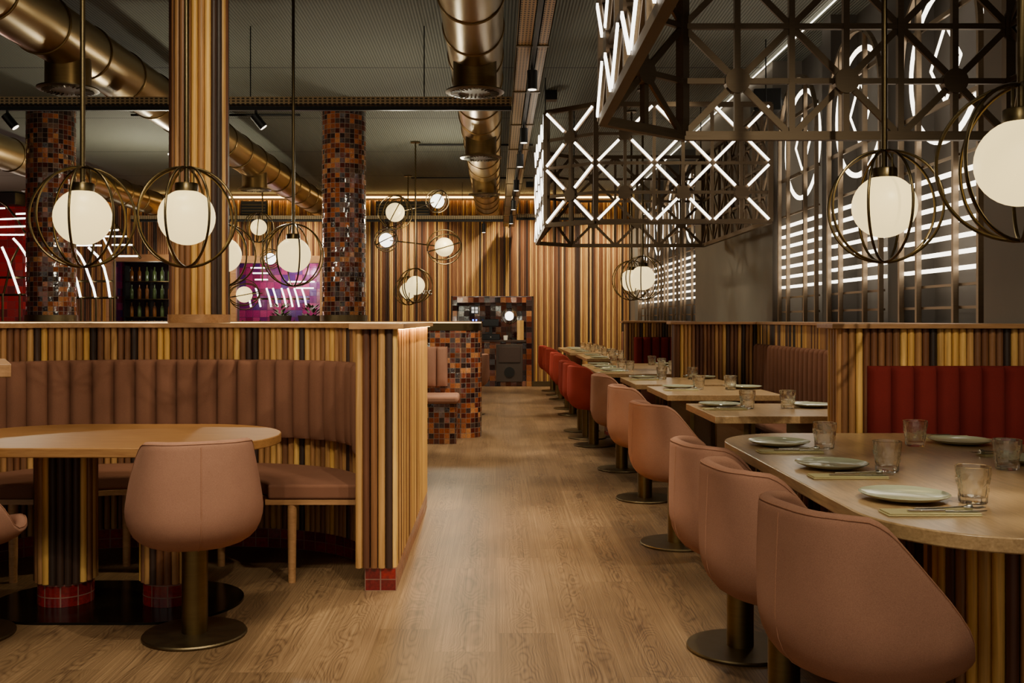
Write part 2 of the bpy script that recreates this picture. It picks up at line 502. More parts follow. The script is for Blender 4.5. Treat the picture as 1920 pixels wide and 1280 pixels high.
def channels(mb, path, z0, z1, sign, w=0.117, depth=0.05, base=0.012, nc=10):
    L = sum(math.dist(a[:2], b[:2]) for a, b in zip(path, path[1:]))
    k = max(1, round(L / w)); pts = resample(path, L / (k * nc)); nr = normals(pts, sign)
    prof = [(z0, 0.0), (z0, 0.82), (z0 + .02, 1.0), (z0 + .1, 1.03), ((z0 + z1) / 2, 1.05), (z1 - .03, 1.0), (z1 - .01, .85), (z1, .55), (z1, 0.0)]
    vs = []; n = len(pts)
    for i, (p, q) in enumerate(zip(pts, nr)):
        c = (i % nc) / nc * 2 - 1
        b = base + depth * max(0.0, 1 - abs(c) ** 3.2) ** 0.55
        if i == 0 or i == n - 1: b = base
        for z, f in prof:
            d = b * f; zz = z
            if f > 0 and abs(c) > .85 and z > z1 - .04: zz = z - .008
            vs.append((p.x + q.x * d, p.y + q.y * d, zz))
    m = len(prof); fs = []
    for i in range(n - 1):
        for j in range(m - 1):
            fs.append((i * m + j, (i + 1) * m + j, (i + 1) * m + j + 1, i * m + j + 1))
        fs.append((i * m + m - 1, (i + 1) * m + m - 1, (i + 1) * m, i * m))
    fs.append(tuple(range(m))); fs.append(tuple((n - 1) * m + j for j in reversed(range(m))))
    mb.add(vs, fs); return mb
def stadium(cx, cy, hl, r, n=16, axis='x', rr=None):
    pts = []
    for k in range(n + 1):
        a = -PI / 2 + PI * k / n; pts.append((hl - r + r * math.cos(a), r * math.sin(a)))
    for k in range(n + 1):
        a = PI / 2 + PI * k / n; pts.append((-hl + r + r * math.cos(a), r * math.sin(a)))
    if axis == 'y': pts = [(-y, x) for x, y in pts]
    return [(cx + x, cy + y) for x, y in pts]
def rrect(x0, x1, y0, y1, r, n=10):
    pts = []
    for cx, cy, a0 in ((x1 - r, y0 + r, -PI / 2), (x1 - r, y1 - r, 0), (x0 + r, y1 - r, PI / 2), (x0 + r, y0 + r, PI)):
        for k in range(n + 1):
            a = a0 + PI / 2 * k / n; pts.append((cx + r * math.cos(a), cy + r * math.sin(a)))
    return pts
def circle(cx, cy, r, n=40): return [(cx + r * math.cos(2 * PI * k / n), cy + r * math.sin(2 * PI * k / n)) for k in range(n)]

# ------------------------------------------------------------------ setting
ZC = 3.75; YB = 19.2; XR = 2.62
tag(MB().box2(-11, 3.2, -2.5, 20.6, -0.1, 0).build('floor', M['floor'], smooth=0), 'oak plank floor', kind='structure')
tag(MB().box2(-11, 3.2, -2.5, 20.6, ZC, ZC + .1).build('ceiling', M['ceiling'], smooth=0), 'grey ribbed ceiling', kind='structure')
tag(MB().box2(-11.1, -11, -2.5, 20.6, 0, ZC).build('wall_left', M['redwall'], smooth=0), 'red tiled side wall', kind='structure')

# right wall: solid dark piers and recessed bays
wr = MB()
wr.box2(XR, 3.2, -2.5, 5.30, 0, ZC); wr.box2(XR, 3.2, 9.35, 12.95, 0, ZC); wr.box2(XR, 3.2, 18.62, 20.6, 0, ZC)
wr.box2(XR, 3.2, 5.30, 9.35, 0, 1.0); wr.box2(XR, 3.2, 12.95, 18.62, 0, 1.0)

tag(wr.build('wall_right', M['darkwall'], smooth=0), 'dark plaster side wall with recessed bays', kind='structure')

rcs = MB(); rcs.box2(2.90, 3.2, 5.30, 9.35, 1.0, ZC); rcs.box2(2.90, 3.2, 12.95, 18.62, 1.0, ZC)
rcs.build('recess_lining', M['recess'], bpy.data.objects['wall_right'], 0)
# back wall core + batten cladding with openings
W1 = (-7.47, -6.12, 1.0, 2.43); W2 = (-5.05, -3.42, 1.0, 2.40); NI = (-0.85, 0.70, 0.0, 1.757)
wb = MB()
def wallpiece(x0, x1, z0, z1): wb.box2(x0, x1, YB + .04, YB + .22, z0, z1)
wallpiece(-11, W1[0], 0, ZC); wallpiece(W1[0], W1[1], 0, W1[2]); wallpiece(W1[0], W1[1], W1[3], ZC)
wallpiece(W1[1], W2[0], 0, ZC); wallpiece(W2[0], W2[1], 0, W2[2]); wallpiece(W2[0], W2[1], W2[3], ZC)
wallpiece(W2[1], NI[0], 0, ZC); wallpiece(NI[0], NI[1], NI[3], ZC); wallpiece(NI[1], 3.2, 0, ZC)
wbo = tag(wb.build('wall_back', M['core'], smooth=0), 'back wall clad in mixed wood battens', kind='structure')
rb = MB(); x = -8.85
while x < 2.60:
    segs = [(0.10, 3.62)]
    for o in (W1, W2, NI):
        if o[0] - .02 < x < o[1] + .02:
            segs = ([(0.10, o[2])] if o[2] > .2 else []) + [(o[3] + (.14 if o is not NI else 0.0), 3.62)]
    for a, b in segs: rb.rod(x, YB + .03, a, b, 0.0175, 6)
    x += 0.0365
rb.build('batten_cladding', M['rods_wall'], wbo, smooth=50)
rt = MB().box2(-11, -8.9, YB - .02, YB + .04, 0, ZC).build('red_tile_facing', M['redwall'], wbo, smooth=0)
tag(MB().box2(-8.9, NI[0], YB - .02, YB + .0, 0, .1).box2(NI[1], 2.62, YB - .02, YB + .0, 0, .1).build('baseboard_back', M['bronze_disc'], smooth=0), 'bronze skirting along the back wall', kind='structure')
for i, o in enumerate((W1, W2)):
    w = MB()
    w.box2(o[0] - .1, o[1] + .1, YB - .04, YB + .05, o[3], o[3] + .14)
    w.box2(o[0] - .1, o[0], YB - .04, YB + .05, o[2], o[3]); w.box2(o[1], o[1] + .1, YB - .04, YB + .05, o[2], o[3])
    w.box2(o[0] - .1, o[1] + .1, YB - .04, YB + .05, o[2] - .08, o[2])
    wo = w.build('window_%d' % (i + 1), M['ledge'], smooth=0)
    tag(wo, ('wood framed opening onto a dark bottle shelf', 'wood framed opening onto a magenta lit room')[i], kind='structure')
rm = MB()
rm.box2(-8.0, -2.9, 20.9, 21.0, 0, ZC); rm.box2(-8.0, -7.9, YB + .2, 20.9, 0, ZC); rm.box2(-5.75, -5.65, YB + .2, 20.9, 0, ZC); rm.box2(-3.0, -2.9, YB + .2, 20.9, 0, ZC)
rm.box2(-8, -2.9, 20.6, 21, -.1, 0)
rmo = tag(rm.build('wall_beyond', M['magenta'], smooth=0), 'magenta tiled walls of the room beyond', kind='structure')
MB().box2(-7.85, -5.8, 20.82, 20.88, 0, ZC).build('dark_glass_lining', M['darkglass'], rmo, smooth=0)

# wall ledge and cladding along the right wall (low rods)
tr = MB()
tr.box2(2.50, XR, 5.10, 9.28, 0, 1.255)
tro = tag(tr.build('trim_1', M['core'], smooth=0), 'rod clad dado under the lattice wall', kind='structure')
rods_path(MB(), [(2.49, 5.12), (2.49, 9.24)], .11, 1.255).build('rod_cladding', M['rods'], tro, 50)
MB().box2(2.45, 2.64, 5.06, 9.3, 1.255, 1.28).build('ledge', M['ledge'], tro, 0, .003)
tr = MB(); tr.box2(2.50, XR, 13.1, 19.1, 0, 1.255)
tro = tag(tr.build('trim_2', M['core'], smooth=0), 'rod clad dado by the back wall', kind='structure')
rods_path(MB(), [(2.49, 13.12), (2.49, 19.1)], .11, 1.255).build('rod_cladding', M['rods'], tro, 50)
MB().box2(2.45, 2.64, 13.06, 19.1, 1.255, 1.28).build('ledge', M['ledge'], tro, 0, .003)

# LED coves
tag(MB().box2(-8.8, 2.55, YB - .06, YB - .02, 3.66, 3.69).build('led_cove_strip', M['led_warm'], smooth=0), 'warm glowing light strip along the top of the batten wall', 'light strip')
tag(MB().box2(XR - .045, XR - .037, 1.0, 18.5, 3.722, 3.732).build('led_cove_strip', M['led'], smooth=0), 'white light strip along the top of the dark side wall', 'light strip')

# ------------------------------------------------------------------ left partition with curved booth
XC, PA, PB, PY0, PN = -1.70, 1.075, 0.91, 4.74, 2.6
def booth(off, y0=PY0, flip=False, n=120, ymid=5.795):
    a, b = PA - off, PB - off; out = []
    for k in range(n + 1):
        t = PI * k / n; c, s = math.cos(t), math.sin(t)
        x = XC + a * math.copysign(abs(c) ** (2 / PN), c); y = y0 + b * max(0, s) ** (2 / PN)
        out.append((x, 2 * ymid - y if flip else y))
    return out
part = empty('booth_partition', (XC, 5.795, 0), 0, 'rod clad booth partition on the left of the aisle with wood ledge', 'partition')
def P(o): o.location = o.location - Vector(part.location); return o
inner = booth(-.03); innerf = booth(-.03, flip=True)
poly = [(-.50, 4.745)] + inner + [(-2.93, 4.745), (-2.93, 6.845)] + list(reversed(innerf)) + [(-.50, 6.845)]
P(MB().prism(poly, .10, 1.255).build('core', M['core'], part, 0))
P(rods_path(MB(), booth(0.0), .115, 1.255).build('curved_rod_cladding', M['rods'], part, 50))
em = MB()
for x_, q_ in ((-.657, 4.5), (-.622, 7.5), (-.585, 5.5), (-.548, 4.5), (-.512, 3.5)):
    st = random.getstate(); em.rod(x_, 4.735, .11, 1.255); random.setstate(st)
    n_ = len(em.r); em.r[-10:] = [q_ / 13] * 10
P(em.build('end_rod_cladding', M['rods'], part, 50))
aisle = MB(); yy = 4.755
while yy < 6.86:
    aisle.rod(-.492, yy, .11, 1.255); yy += .0365
    aisle.r[-10:] = [(random.choice((0, 6, 10, 0, 6, 4, 8, 10, 6, 2, 11, 1)) + .5) / 13] * 10  # mostly pale yellow rods, strong aisle light put into their colour
P(aisle.build('aisle_rod_cladding', M['rods'], part, 50))
P(rods_path(MB(), booth(0.0, flip=True), .115, 1.255).build('rear_rod_cladding', M['rods'], part, 50))
lp = [(-.44, 4.69)] + [(-.70, 4.69)] + [p for p in booth(.03)[4:-4]] + [(-2.97, 4.69), (-2.97, 6.9)] + [p for p in reversed(booth(.03, flip=True)[4:-4])] + [(-.70, 6.9), (-.44, 6.9)]
P(MB().prism(lp, 1.255, 1.28).build('ledge', M['ledge'], part, 0))
sk = [(-.479, 4.735)] + [(-.63, 4.735)] + booth(-.012) + [(-2.92, 4.752), (-2.92, 6.838)] + list(reversed(booth(-.012, flip=True))) + [(-.63, 6.855), (-.479, 6.855)]
P(MB().prism(sk, 0, .11).build('red_tile_skirting', M['redtile'], part, 0))
P(MB().box2(-.474, -.458, 4.80, 6.84, 1.2525, 1.2548).build('led_strip', M['led_hidden'], part, 0))

# curved bench
bench = empty('curved_bench', (XC, 5.3, 0), 0, 'brown curved booth bench with channelled backrest on the left', 'bench')
def PBn(o): o.location = o.location - Vector(bench.location); return o
def clipy(pts, y): return [p for p in pts if p[1] >= y]
outer_c = clipy(booth(.022), 4.86); inner_c = clipy(booth(.49), 4.86)
sp = [(outer_c[0][0], 4.85)] + outer_c + [(outer_c[-1][0], 4.85), (inner_c[-1][0], 4.85)] + list(reversed(inner_c)) + [(inner_c[0][0], 4.85)]
PBn(MB().prism(sp, .415, .488).build('seat_cushion', M['brown'], bench, 40, .03, 4))
outer_r = clipy(booth(.03), 4.87); inner_r = clipy(booth(.50), 4.87)
rp = [(outer_r[0][0], 4.86)] + outer_r + [(outer_r[-1][0], 4.86), (inner_r[-1][0], 4.86)] + list(reversed(inner_r)) + [(inner_r[0][0], 4.86)]
PBn(MB().prism(rp, .388, .414).build('seat_rail', M['ledge'], bench, 0))
PBn(channels(MB(), clipy(booth(.022), 4.82), .64, 1.073, 1).build('backrest', M['brown'], bench, 50))
for x, y in ((-1.01, 4.885), (-2.39, 4.885), (-1.45, 5.21), (-1.95, 5.21)):
    PBn(MB().tube([(x, y, 0), (x, y, .388)], [.019, .024], 12).build('leg', M['ledge'], bench))

# columns
def mosaic_column(x, y, r, z0, label):
    e = empty('mosaic_column', (x, y, z0), 0, label, 'column', 'mosaic columns')
    n = 64; mb = MB(); vs = []; fs = []; uvs = []
    poly = circle(0, 0, r, n)
    mb.prism(poly, .06, ZC - z0)
    mb.build('tiled_shaft', M['mosaic'], e, 40)
    MB().prism(circle(0, 0, r + .02, 48), 0, .07).build('base_ring', M['bronze_disc'], e, 40)
    return e
mosaic_column(at(645, 0, 11.2).x, 11.2, .247, 1.282, 'mosaic tiled column between the wood column and the centre duct')
mosaic_column(at(96, 0, 11.2).x, 11.2, .264, 1.282, 'mosaic tiled column at the far left behind the pendant lamp')
wc = empty('wood_column', (-1.79, 5.95, 1.2805), 0, 'column of mixed wood rods rising from the left partition ledge', 'column')
mb = MB()
for k in range(26):
    a = 2 * PI * k / 26; mb.rod(.155 * math.cos(a), .155 * math.sin(a), .05, ZC - 1.281, .0195)
mb.build('rod_cladding', M['rods'], wc, 50)
MB().prism(circle(0, 0, .15, 40), .05, ZC - 1.281).build('core', M['core'], wc)
MB().prism(circle(0, 0, .182, 48), 0, .05).build('base_ring', M['ledge'], wc, 40)

# mosaic partition further down the aisle with pink bench
mp = empty('mosaic_partition', (-3, 11.2, 0), 0, 'brown mosaic tiled partition with brass top band beyond the left booth', 'partition')
def PM(o): o.location = o.location - Vector(mp.location); return o
mpoly = rrect(-6.3, -.163, 10.8, 11.65, .22)
PM(MB().prism(mpoly, 0, 1.18).build('tiled_body', M['mosaic'], mp, 35))
PM(MB().prism(rrect(-6.3, -.158, 10.795, 11.655, .22), 1.181, 1.262).build('brass_band', M['brass'], mp, 35))
PM(MB().prism(rrect(-6.3, -.17, 10.81, 11.64, .22), 1.262, 1.272).build('led_edge', M['led_soft'], mp, 35))
PM(MB().prism(rrect(-6.3, -.158, 10.795, 11.655, .22), 1.272, 1.281).build('top_slab', M['ledge'], mp, 35))
pb = empty('wall_bench', (-2, 10.5, 0), 0, 'pink bench on a tiled plinth against the mosaic partition', 'bench')
def PP(o): o.location = o.location - Vector(pb.location); return o
PP(MB().box2(-3.4, -.415, 10.31, 10.79, 0, .42).build('tiled_plinth', M['mosaic'], pb, 0))
PP(MB().box2(-3.4, -.395, 10.28, 10.79, .42, .505).build('seat_cushion', M['pink'], pb, 40, .03, 3))
PP(channels(MB(), [(-3.4 + .0, 10.795), (-.53, 10.795)], .575, 1.005, -1, .12).build('backrest', M['pink'], pb, 50))

# right partitions
def right_partition(y, thick, label):
    e = empty('booth_partition', (2.15, y, 0), 0, label, 'partition', 'partitions between the right hand booths')
    x0, x1 = 1.70 - 2.15, XR - .005 - 2.15
    MB().box2(x0 + .015, x1, .02, thick - .02, .1, 1.255).build('core', M['core'], e, 0)
    mb = MB()
    rods_path(mb, [(x0 + .02, 0.012), (x1 - .02, 0.012)], .11, 1.255)
    rods_path(mb, [(x0 + .02, thick - .012), (x1 - .02, thick - .012)], .11, 1.255)
    rods_path(mb, [(x0, .025), (x0, thick - .025)], .11, 1.255)
    mb.build('rod_cladding', M['rods'], e, 50)
    MB().box2(x0 - .055, x1, -.035, thick + .035, 1.256, 1.28).build('ledge', M['ledge'], e, 0, .003)
    MB().box2(x0 + .01, x1, .015, thick - .015, 0, .11).build('red_tile_skirting', M['redtile'], e, 0)
    return e
right_partition(4.86, .17, 'rod clad partition behind the nearest right hand table, red backrest on it')
right_partition(9.32, .17, 'rod clad partition in the middle of the right hand row')
right_partition(12.9, .17, 'rod clad partition furthest along the right, behind the red chairs')

def bench_front(y, x0, x1, mat, label, grp):
    """bench with back along a partition facing the camera side (-Y)"""
    e = empty('banquette', ((x0 + x1) / 2, y, 0), 0, label, 'bench', grp)
    a, b = x0 - (x0 + x1) / 2, x1 - (x0 + x1) / 2
    channels(MB(), [(a, -.002), (b, -.002)], .52, 1.073, -1).build('backrest', mat, e, 50)
    MB().box2(a, b, -.5, -.07, .41, .49).build('seat_cushion', mat, e, 40, .03, 3)
    MB().box2(a + .02, b, -.46, -.01, 0, .409).build('plinth', M['core'], e, 0)
    return e
bench_front(4.853, 1.825, 2.60, M['maroon'], 'deep red banquette behind the nearest right hand table', 'red banquettes')
bench_front(12.893, 1.80, 2.60, M['maroon'], 'small deep red banquette against the far right partition', 'red banquettes')
def bench_side(y0, y1, mat, label):
    e = empty('banquette', (2.3, (y0 + y1) / 2, 0), 0, label, 'bench')
    a, b = -(y1 - y0) / 2, (y1 - y0) / 2
    channels(MB(), [(.168, a), (.168, b)], .52, 1.073, 1).build('backrest', mat, e, 50)
    MB().box2(-.22, .10, a, b, .41, .49).build('seat_cushion', mat, e, 40, .03, 3)
    pl_ = MB().box2(-.17, .165, a, b, 0, .409).build('plinth', M['core'], e, 0)
    rods_path(MB(), [(-.188, a + .02), (-.188, b - .02)], .0, .408).build('rod_cladding', M['rods'], pl_, 50)
    return e
bench_side(5.1, 9.26, M['brown'], 'brown channelled banquette along the right wall under the lattice')
bench_side(13.15, 19.0, M['brown'], 'brown channelled banquette along the right wall by the back wall')

# ------------------------------------------------------------------ tub chairs
def chair_rim(d):
    """rim height by angle from the back (degrees)"""
    pts = [(0, .826), (40, .826), (56, .82), (65, .803), (74, .768), (86, .71), (100, .636), (112, .56), (123, .488), (134, .46), (148, .456), (163, .464), (180, .476)]
    for (a, za), (b, zb) in zip(pts, pts[1:]):
        if d <= b:
            t = (d - a) / (b - a); return za + (zb - za) * t
    return pts[-1][1]
KZ = [(.372, .36), (.376, .52), (.386, .66), (.405, .79), (.43, .885), (.47, .955), (.52, .995), (.57, 1.0), (.84, 1.0)]
def kz(z):
    if z <= KZ[0][0]: return KZ[0][1]
    for (a, ka), (b, kb) in zip(KZ, KZ[1:]):
        if z <= b: return ka + (kb - ka) * (z - a) / (b - a)
    return KZ[-1][1]
def tub_shell():
    n = 64; rows = []
    zb = .372
    fr = [0, .02, .05, .1, .16, .24, .34, .45, .57, .69, .81, .91, .97, 1.0]
    th = .046
    vs = []; 
    def RZ(a, z):
        c, s = abs(math.cos(a)), abs(math.sin(a))
        u = min(1, max(0, (z - .50) / .33)); u = u ** 1.25
        p = 2.3 + 1.1 * u; fa = .272 - .012 * u; fb = .277 - .063 * u
        return kz(z) / ((c / fa) ** p + (s / fb) ** p) ** (1 / p)
    allrows = []
    ang = [2 * PI * k / n for k in range(n)]
    def dback(a): 
        d = abs(math.degrees(a) - 180); return d
    for t in fr:
        row = []
        for a in ang:
            z = zb + (chair_rim(dback(a)) - th * .5 - zb) * t; r = RZ(a, z)
            row.append((r * math.cos(a), r * math.sin(a), z))
        allrows.append(row)
    for q in (35, 65, 90, 115, 145):                     # rounded rim
        row = []
        for a in ang:
            zr = chair_rim(dback(a)) - th * .5; ro = RZ(a, zr)
            r = ro - th * .5 + th * .5 * math.cos(math.radians(q)); z = zr + th * .5 * math.sin(math.radians(q))
            row.append((r * math.cos(a), r * math.sin(a), z))
        allrows.append(row)
    for t in (1.0, .85, .7, .5, .3, .12, 0):
        row = []
        for a in ang:
            zr = chair_rim(dback(a)) - th * .5; z = .415 + (zr - .415) * t; r = RZ(a, z) - th * (.75 + .25 * t)
            row.append((r * math.cos(a), r * math.sin(a), z))
        allrows.append(row)
    m = len(allrows); vs = [p for r in allrows for p in r]; fs = []
    for i in range(m - 1):
        for k in range(n):
            l = (k + 1) % n; fs.append((i * n + k, i * n + l, (i + 1) * n + l, (i + 1) * n + k))
    b0 = len(vs); vs.append((0, 0, zb)); vs.append((0, 0, .415))
    for k in range(n):
        l = (k + 1) % n; fs.append((b0, l, k)); fs.append((b0 + 1, (m - 1) * n + k, (m - 1) * n + l))
    seam = [(-RZ(PI, z) - .0005, 0, z) for z in [.376, .38, .39, .41, .44, .48, .54, .62, .7, .78, .803]]
    rim = []
    for a in ang:
        zr = chair_rim(dback(a)) - th * .5; r = RZ(a, zr) - th * .5 + th * .5 * math.cos(math.radians(35)) + .0005
        rim.append((r * math.cos(a), r * math.sin(a), zr + th * .5 * math.sin(math.radians(35))))
    pad = []
    for j, (s, z) in enumerate([(.99, .425), (1.0, .434), (.97, .444), (.85, .452), (.6, .456), (.3, .457)]):
        pad.append([((RZ(a, .43) - th - .002) * s * math.cos(a), (RZ(a, .43) - th - .002) * s * math.sin(a), z) for a in ang])
    pv = [p for r in pad for p in r]; pf = []
    for i in range(len(pad) - 1):
        for k in range(n):
            l = (k + 1) % n; pf.append((i * n + k, i * n + l, (i + 1) * n + l, (i + 1) * n + k))
    pv += [(0, 0, .457), (0, 0, .42)]
    for k in range(n):
        l = (k + 1) % n; pf.append(((len(pad) - 1) * n + k, (len(pad) - 1) * n + l, len(pv) - 2)); pf.append((l, k, len(pv) - 1))
    return (vs, fs), seam, rim, (pv, pf)
SHELL, SEAM, RIM, PAD = tub_shell()
def make_chair(mat, pipe, loc, rz, label, grp):
    e = empty('tub_chair', loc, rz, label, 'chair', grp)
    MB().add(*SHELL).build('shell', mat, e, 60)
    MB().add(*PAD).build('seat', mat, e, 60)
    MB().tube(SEAM, .0022, 6).build('back_seam', pipe, e)
    MB().tube(RIM, .0026, 6, closed=True).build('rim_piping', pipe, e)
    MB().cyl((0, 0, .014), (0, 0, .374), .0525, 32).build('pole', M['bronze'], e)
    MB().lathe([(0, .0), (.208, .0), (.21, .004), (.21, .009), (.206, .014), (.0, .016)], 56).build('base_disc', M['bronze_disc'], e, 30)
    return e
GP, GR = 'pink tub chairs along the aisle', 'red tub chairs along the aisle'
c0 = make_chair(M['pink'], M['pinkpipe'], (.985, 2.62, 0), math.radians(14), 'pink tub chair nearest the camera, at the near end of the right hand oval table', GP)
for x, y, r, lb in ((.96, 3.29, 7, 'pink tub chair second from the camera at the right hand oval table'),
                    (.965, 3.90, 7, 'pink tub chair third from the camera at the right hand oval table'),
                    (1.047, 5.72, 10, 'pink tub chair at the first square table beyond the oval table'),
                    (1.08, 7.16, 3, 'pink tub chair at the second square table beyond the oval table'),
                    (1.09, 8.56, 0, 'pink tub chair at the third square table, next to the first red chair')):
    dup(c0, (x, y, 0), math.radians(r), lb, GP)
c1 = make_chair(M['red'], M['redpipe'], (1.01, 10.2, 0), math.radians(8), 'red tub chair nearest the camera, just past the last pink chair', GR)
for x, y, r, lb in ((1.0, 10.85, 4, 'second red tub chair of the aisle row'), (1.0, 11.52, 4, 'third red tub chair of the aisle row'),
                    (1.05, 13.5, 0, 'fourth red tub chair of the aisle row'), (1.05, 14.4, 0, 'fifth red tub chair of the aisle row'),
                    (1.07, 16.1, 0, 'sixth red tub chair of the aisle row'), (1.07, 17.0, 0, 'seventh red tub chair of the aisle row, furthest but one'),
                    (1.04, 18.0, 0, 'red tub chair at the far end of the aisle row by the back wall')):
    dup(c1, (x, y, 0), math.radians(r), lb, GR)
dup(c0, (-1.242, 4.07, 0), math.radians(112), 'pink tub chair with its back to the camera at the left oval table', 'pink tub chairs at the left table')
dup(c0, (-2.2, 4.05, 0), math.radians(40), 'pink tub chair cut by the left edge of the frame', 'pink tub chairs at the left table')
dup(c0, (-.36, 13.6, 0), math.radians(180), 'pink tub chair peeking out behind the mosaic partition', 'pink tub chairs beyond the mosaic partition')

# ------------------------------------------------------------------ tables
ZT = .775
def rod_pedestal(mb_r, mb_t, x, y, r):
    k = round(2 * PI * r / .0365)
    for i in range(k):
        a = 2 * PI * i / k; mb_r.rod(x + (r - .012) * math.cos(a), y + (r - .012) * math.sin(a), .115, ZT - .041)
t0 = empty('oval_table', (-1.735, 4.5, 0), 0, 'large oval oak table in the curved booth on the left', 'table')
MB().prism(stadium(0, 0, .745, .47, 24), ZT - .04, ZT).build('tabletop', M['table_warm'], t0, 35, .004)
for dx in (-.24, .24):
    mr = MB(); rod_pedestal(mr, None, dx, .035, .132)
    ped = mr.build('rod_pedestal', M['rods'], t0, 50)
    MB().prism(circle(dx, .035, .112, 40), .012, ZT - .041).build('core', M['core'], ped)
    MB().prism(circle(dx, .035, .122, 40), .0115, .114).build('red_tile_foot', M['redtile'], ped)
MB().prism(stadium(0, .04, .565, .34, 28), 0, .011).build('base_plate', M['plate_black'], t0, 35)

def big_table(y0, y1, x0, x1, label):
    cx, cy = (x0 + x1) / 2, (y0 + y1) / 2
    e = empty('oval_table', (cx, cy, 0), 0, label, 'table', 'rounded oak tables on the right')
    hx, hy = (x1 - x0) / 2, (y1 - y0) / 2
    MB().prism(rrect(-hx, hx, -hy, hy, .36, 14), ZT - .04, ZT).build('tabletop', M['table'], e, 35, .004)
    for dy, dx in ((-.6, -.05), (.42, -.12)):
        mr = MB(); rod_pedestal(mr, None, dx, dy, .28)
        ped = mr.build('rod_pedestal', M['rods'], e, 50)
        MB().prism(circle(dx, dy, .26, 40), .012, ZT - .041).build('core', M['core'], ped)
        MB().prism(circle(dx, dy, .268, 40), .0115, .114).build('red_tile_foot', M['redtile'], ped)
        MB().prism(circle(dx, dy, .36, 48), 0, .011).build('base_plate', M['bronze_disc'], e, 35)
    return e
big_table(2.36, 4.57, .985, 2.22, 'rounded oak table nearest the camera on the right, laid for dinner')
big_table(9.55, 11.85, 1.0, 2.22, 'rounded oak table beside the first red chairs, laid with glasses')
def sq_table(y0, y1, x0, x1, label):
    cx, cy = (x0 + x1) / 2, (y0 + y1) / 2
    e = empty('square_table', (cx, cy, 0), 0, label, 'table', 'square oak tables on the right')
    hx, hy = (x1 - x0) / 2, (y1 - y0) / 2
    MB().box2(-hx, hx, -hy, hy, ZT - .04, ZT).build('tabletop', M['table'], e, 0, .003)
    for s in (-1, 1):
        MB().box2(s * (hx - .19) - .015, s * (hx - .19) + .015, -hy + .08, hy - .08, .012, ZT - .041).build('panel_leg', M['bronze'], e, 0, .002)
    MB().box2(-hx + .15, hx - .15, -hy + .06, hy - .06, 0, .012).build('base_plate', M['bronze_disc'], e, 0)
    return e
sq_table(5.36, 6.18, 1.19, 2.0, 'square oak table nearest of the square ones, behind the rounded table')
sq_table(6.86, 7.78, 1.19, 2.0, 'second square oak table along the right hand row')
sq_table(7.98, 8.98, 1.13, 1.96, 'third square oak table, in front of the middle partition')
sq_table(13.25, 15.1, 1.22, 2.0, 'long oak table beyond the far right partition')
sq_table(15.6, 18.6, 1.17, 2.0, 'long oak table furthest along the right, by the back wall')
# raised shelf corner at the left edge of the frame
hs = empty('high_table', (-2.2, 3.1, 0), 0, 'corner of a raised wooden table top at the left edge', 'table')
MB().prism([(x + 2.2, y - 3.1) for x, y in ((-1.523, 3.1), (-1.74, 3.5), (-2.62, 3.15), (-2.4, 2.75))], 1.118, 1.162).build('tabletop', M['ledge'], hs, 0, .004)
MB().cyl((0, 0, .013), (0, 0, 1.118), .05, 24).build('pole', M['bronze'], hs)
MB().lathe([(0, 0), (.22, 0), (.22, .012), (0, .014)], 40).build('base_disc', M['bronze_disc'], hs, 30)

# ------------------------------------------------------------------ tableware
def facet(a, j): return 1 + .045 * math.cos(9 * a + j * 1.25) * (1 if 1 < j < 7 else .3)
gl_prof = [(0, 0), (.034, 0), (.037, .004), (.038, .02), (.040, .033), (.0415, .046), (.043, .059), (.0448, .072), (.0463, .086), (.0485, .104), (.0478, .106), (.0465, .104), (.044, .08), (.041, .06), (.038, .04), (.034, .018), (0, .014)]
glass0 = None
def mk_glass(loc, label, grp):
    global glass0
    if glass0 is None:
        rr_ = random.Random(3); wj = {}
        def wob(a, j):
            if not 2 <= j <= 8: return 1 if j > 8 else .99
            k = (round(a / (2 * PI) * 18), j)
            if k not in wj: wj[k] = 1 + (.05 if (k[0] + (j // 2)) % 2 else -.045) + rr_.uniform(-.02, .02)
            return wj[k]
        glass0 = MB().lathe(gl_prof, 18, wob=wob).build('glass_tumbler', M['glass'], None, 12)
        tag(glass0, label, 'glass', grp); glass0.location = loc; return glass0
    return dup(glass0, loc, random.random() * 6, label, grp)
plate0 = None
def mk_plate(loc, label, grp):
    global plate0
    if plate0 is None:
        plate0 = MB().lathe([(0, 0), (.062, 0), (.07, .002), (.1, .008), (.122, .017), (.126, .0205), (.124, .022), (.118, .0185), (.098, .0115), (.07, .0065), (0, .006)], 48).build('dinner_plate', M['china'], None, 50)
        tag(plate0, label, 'plate', grp); plate0.location = loc; return plate0
    return dup(plate0, loc, 0, label, grp)
nap0 = fork0 = knife0 = None
def mk_nap(loc, rz, label, grp):
    global nap0
    if nap0 is None:
        mb = MB(); mb.box((0, 0, .002), (.25, .075, .004)); mb.box((.002, .002, .0062), (.246, .07, .004))
        nap0 = mb.build('napkin', M['napkin'], None, 0, .0015); tag(nap0, label, 'napkin', grp); nap0.location = loc; nap0.rotation_euler = (0, 0, rz); return nap0
    return dup(nap0, loc, rz, label, grp)
def mk_fork(loc, rz, label, grp):
    global fork0
    if fork0 is None:
        mb = MB()
        mb.tube([(-.1, 0, .003), (-.05, 0, .0035), (.0, 0, .006), (.04, 0, .0075)], [.0045, .004, .0025, .003], 8)
        mb.tube([(.04, 0, .0075), (.05, 0, .0065), (.062, 0, .0055)], [.003, .009, .0095], 8)
        for k in range(4):
            y = -.0075 + k * .005; mb.tube([(.06, y, .0055), (.08, y, .004), (.1, y, .0065)], [.0016, .0014, .001], 6)
        fork0 = mb.build('fork', M['steel'], None, 50); tag(fork0, label, 'fork', grp); fork0.location = loc; fork0.rotation_euler = (0, 0, rz); return fork0
    return dup(fork0, loc, rz, label, grp)
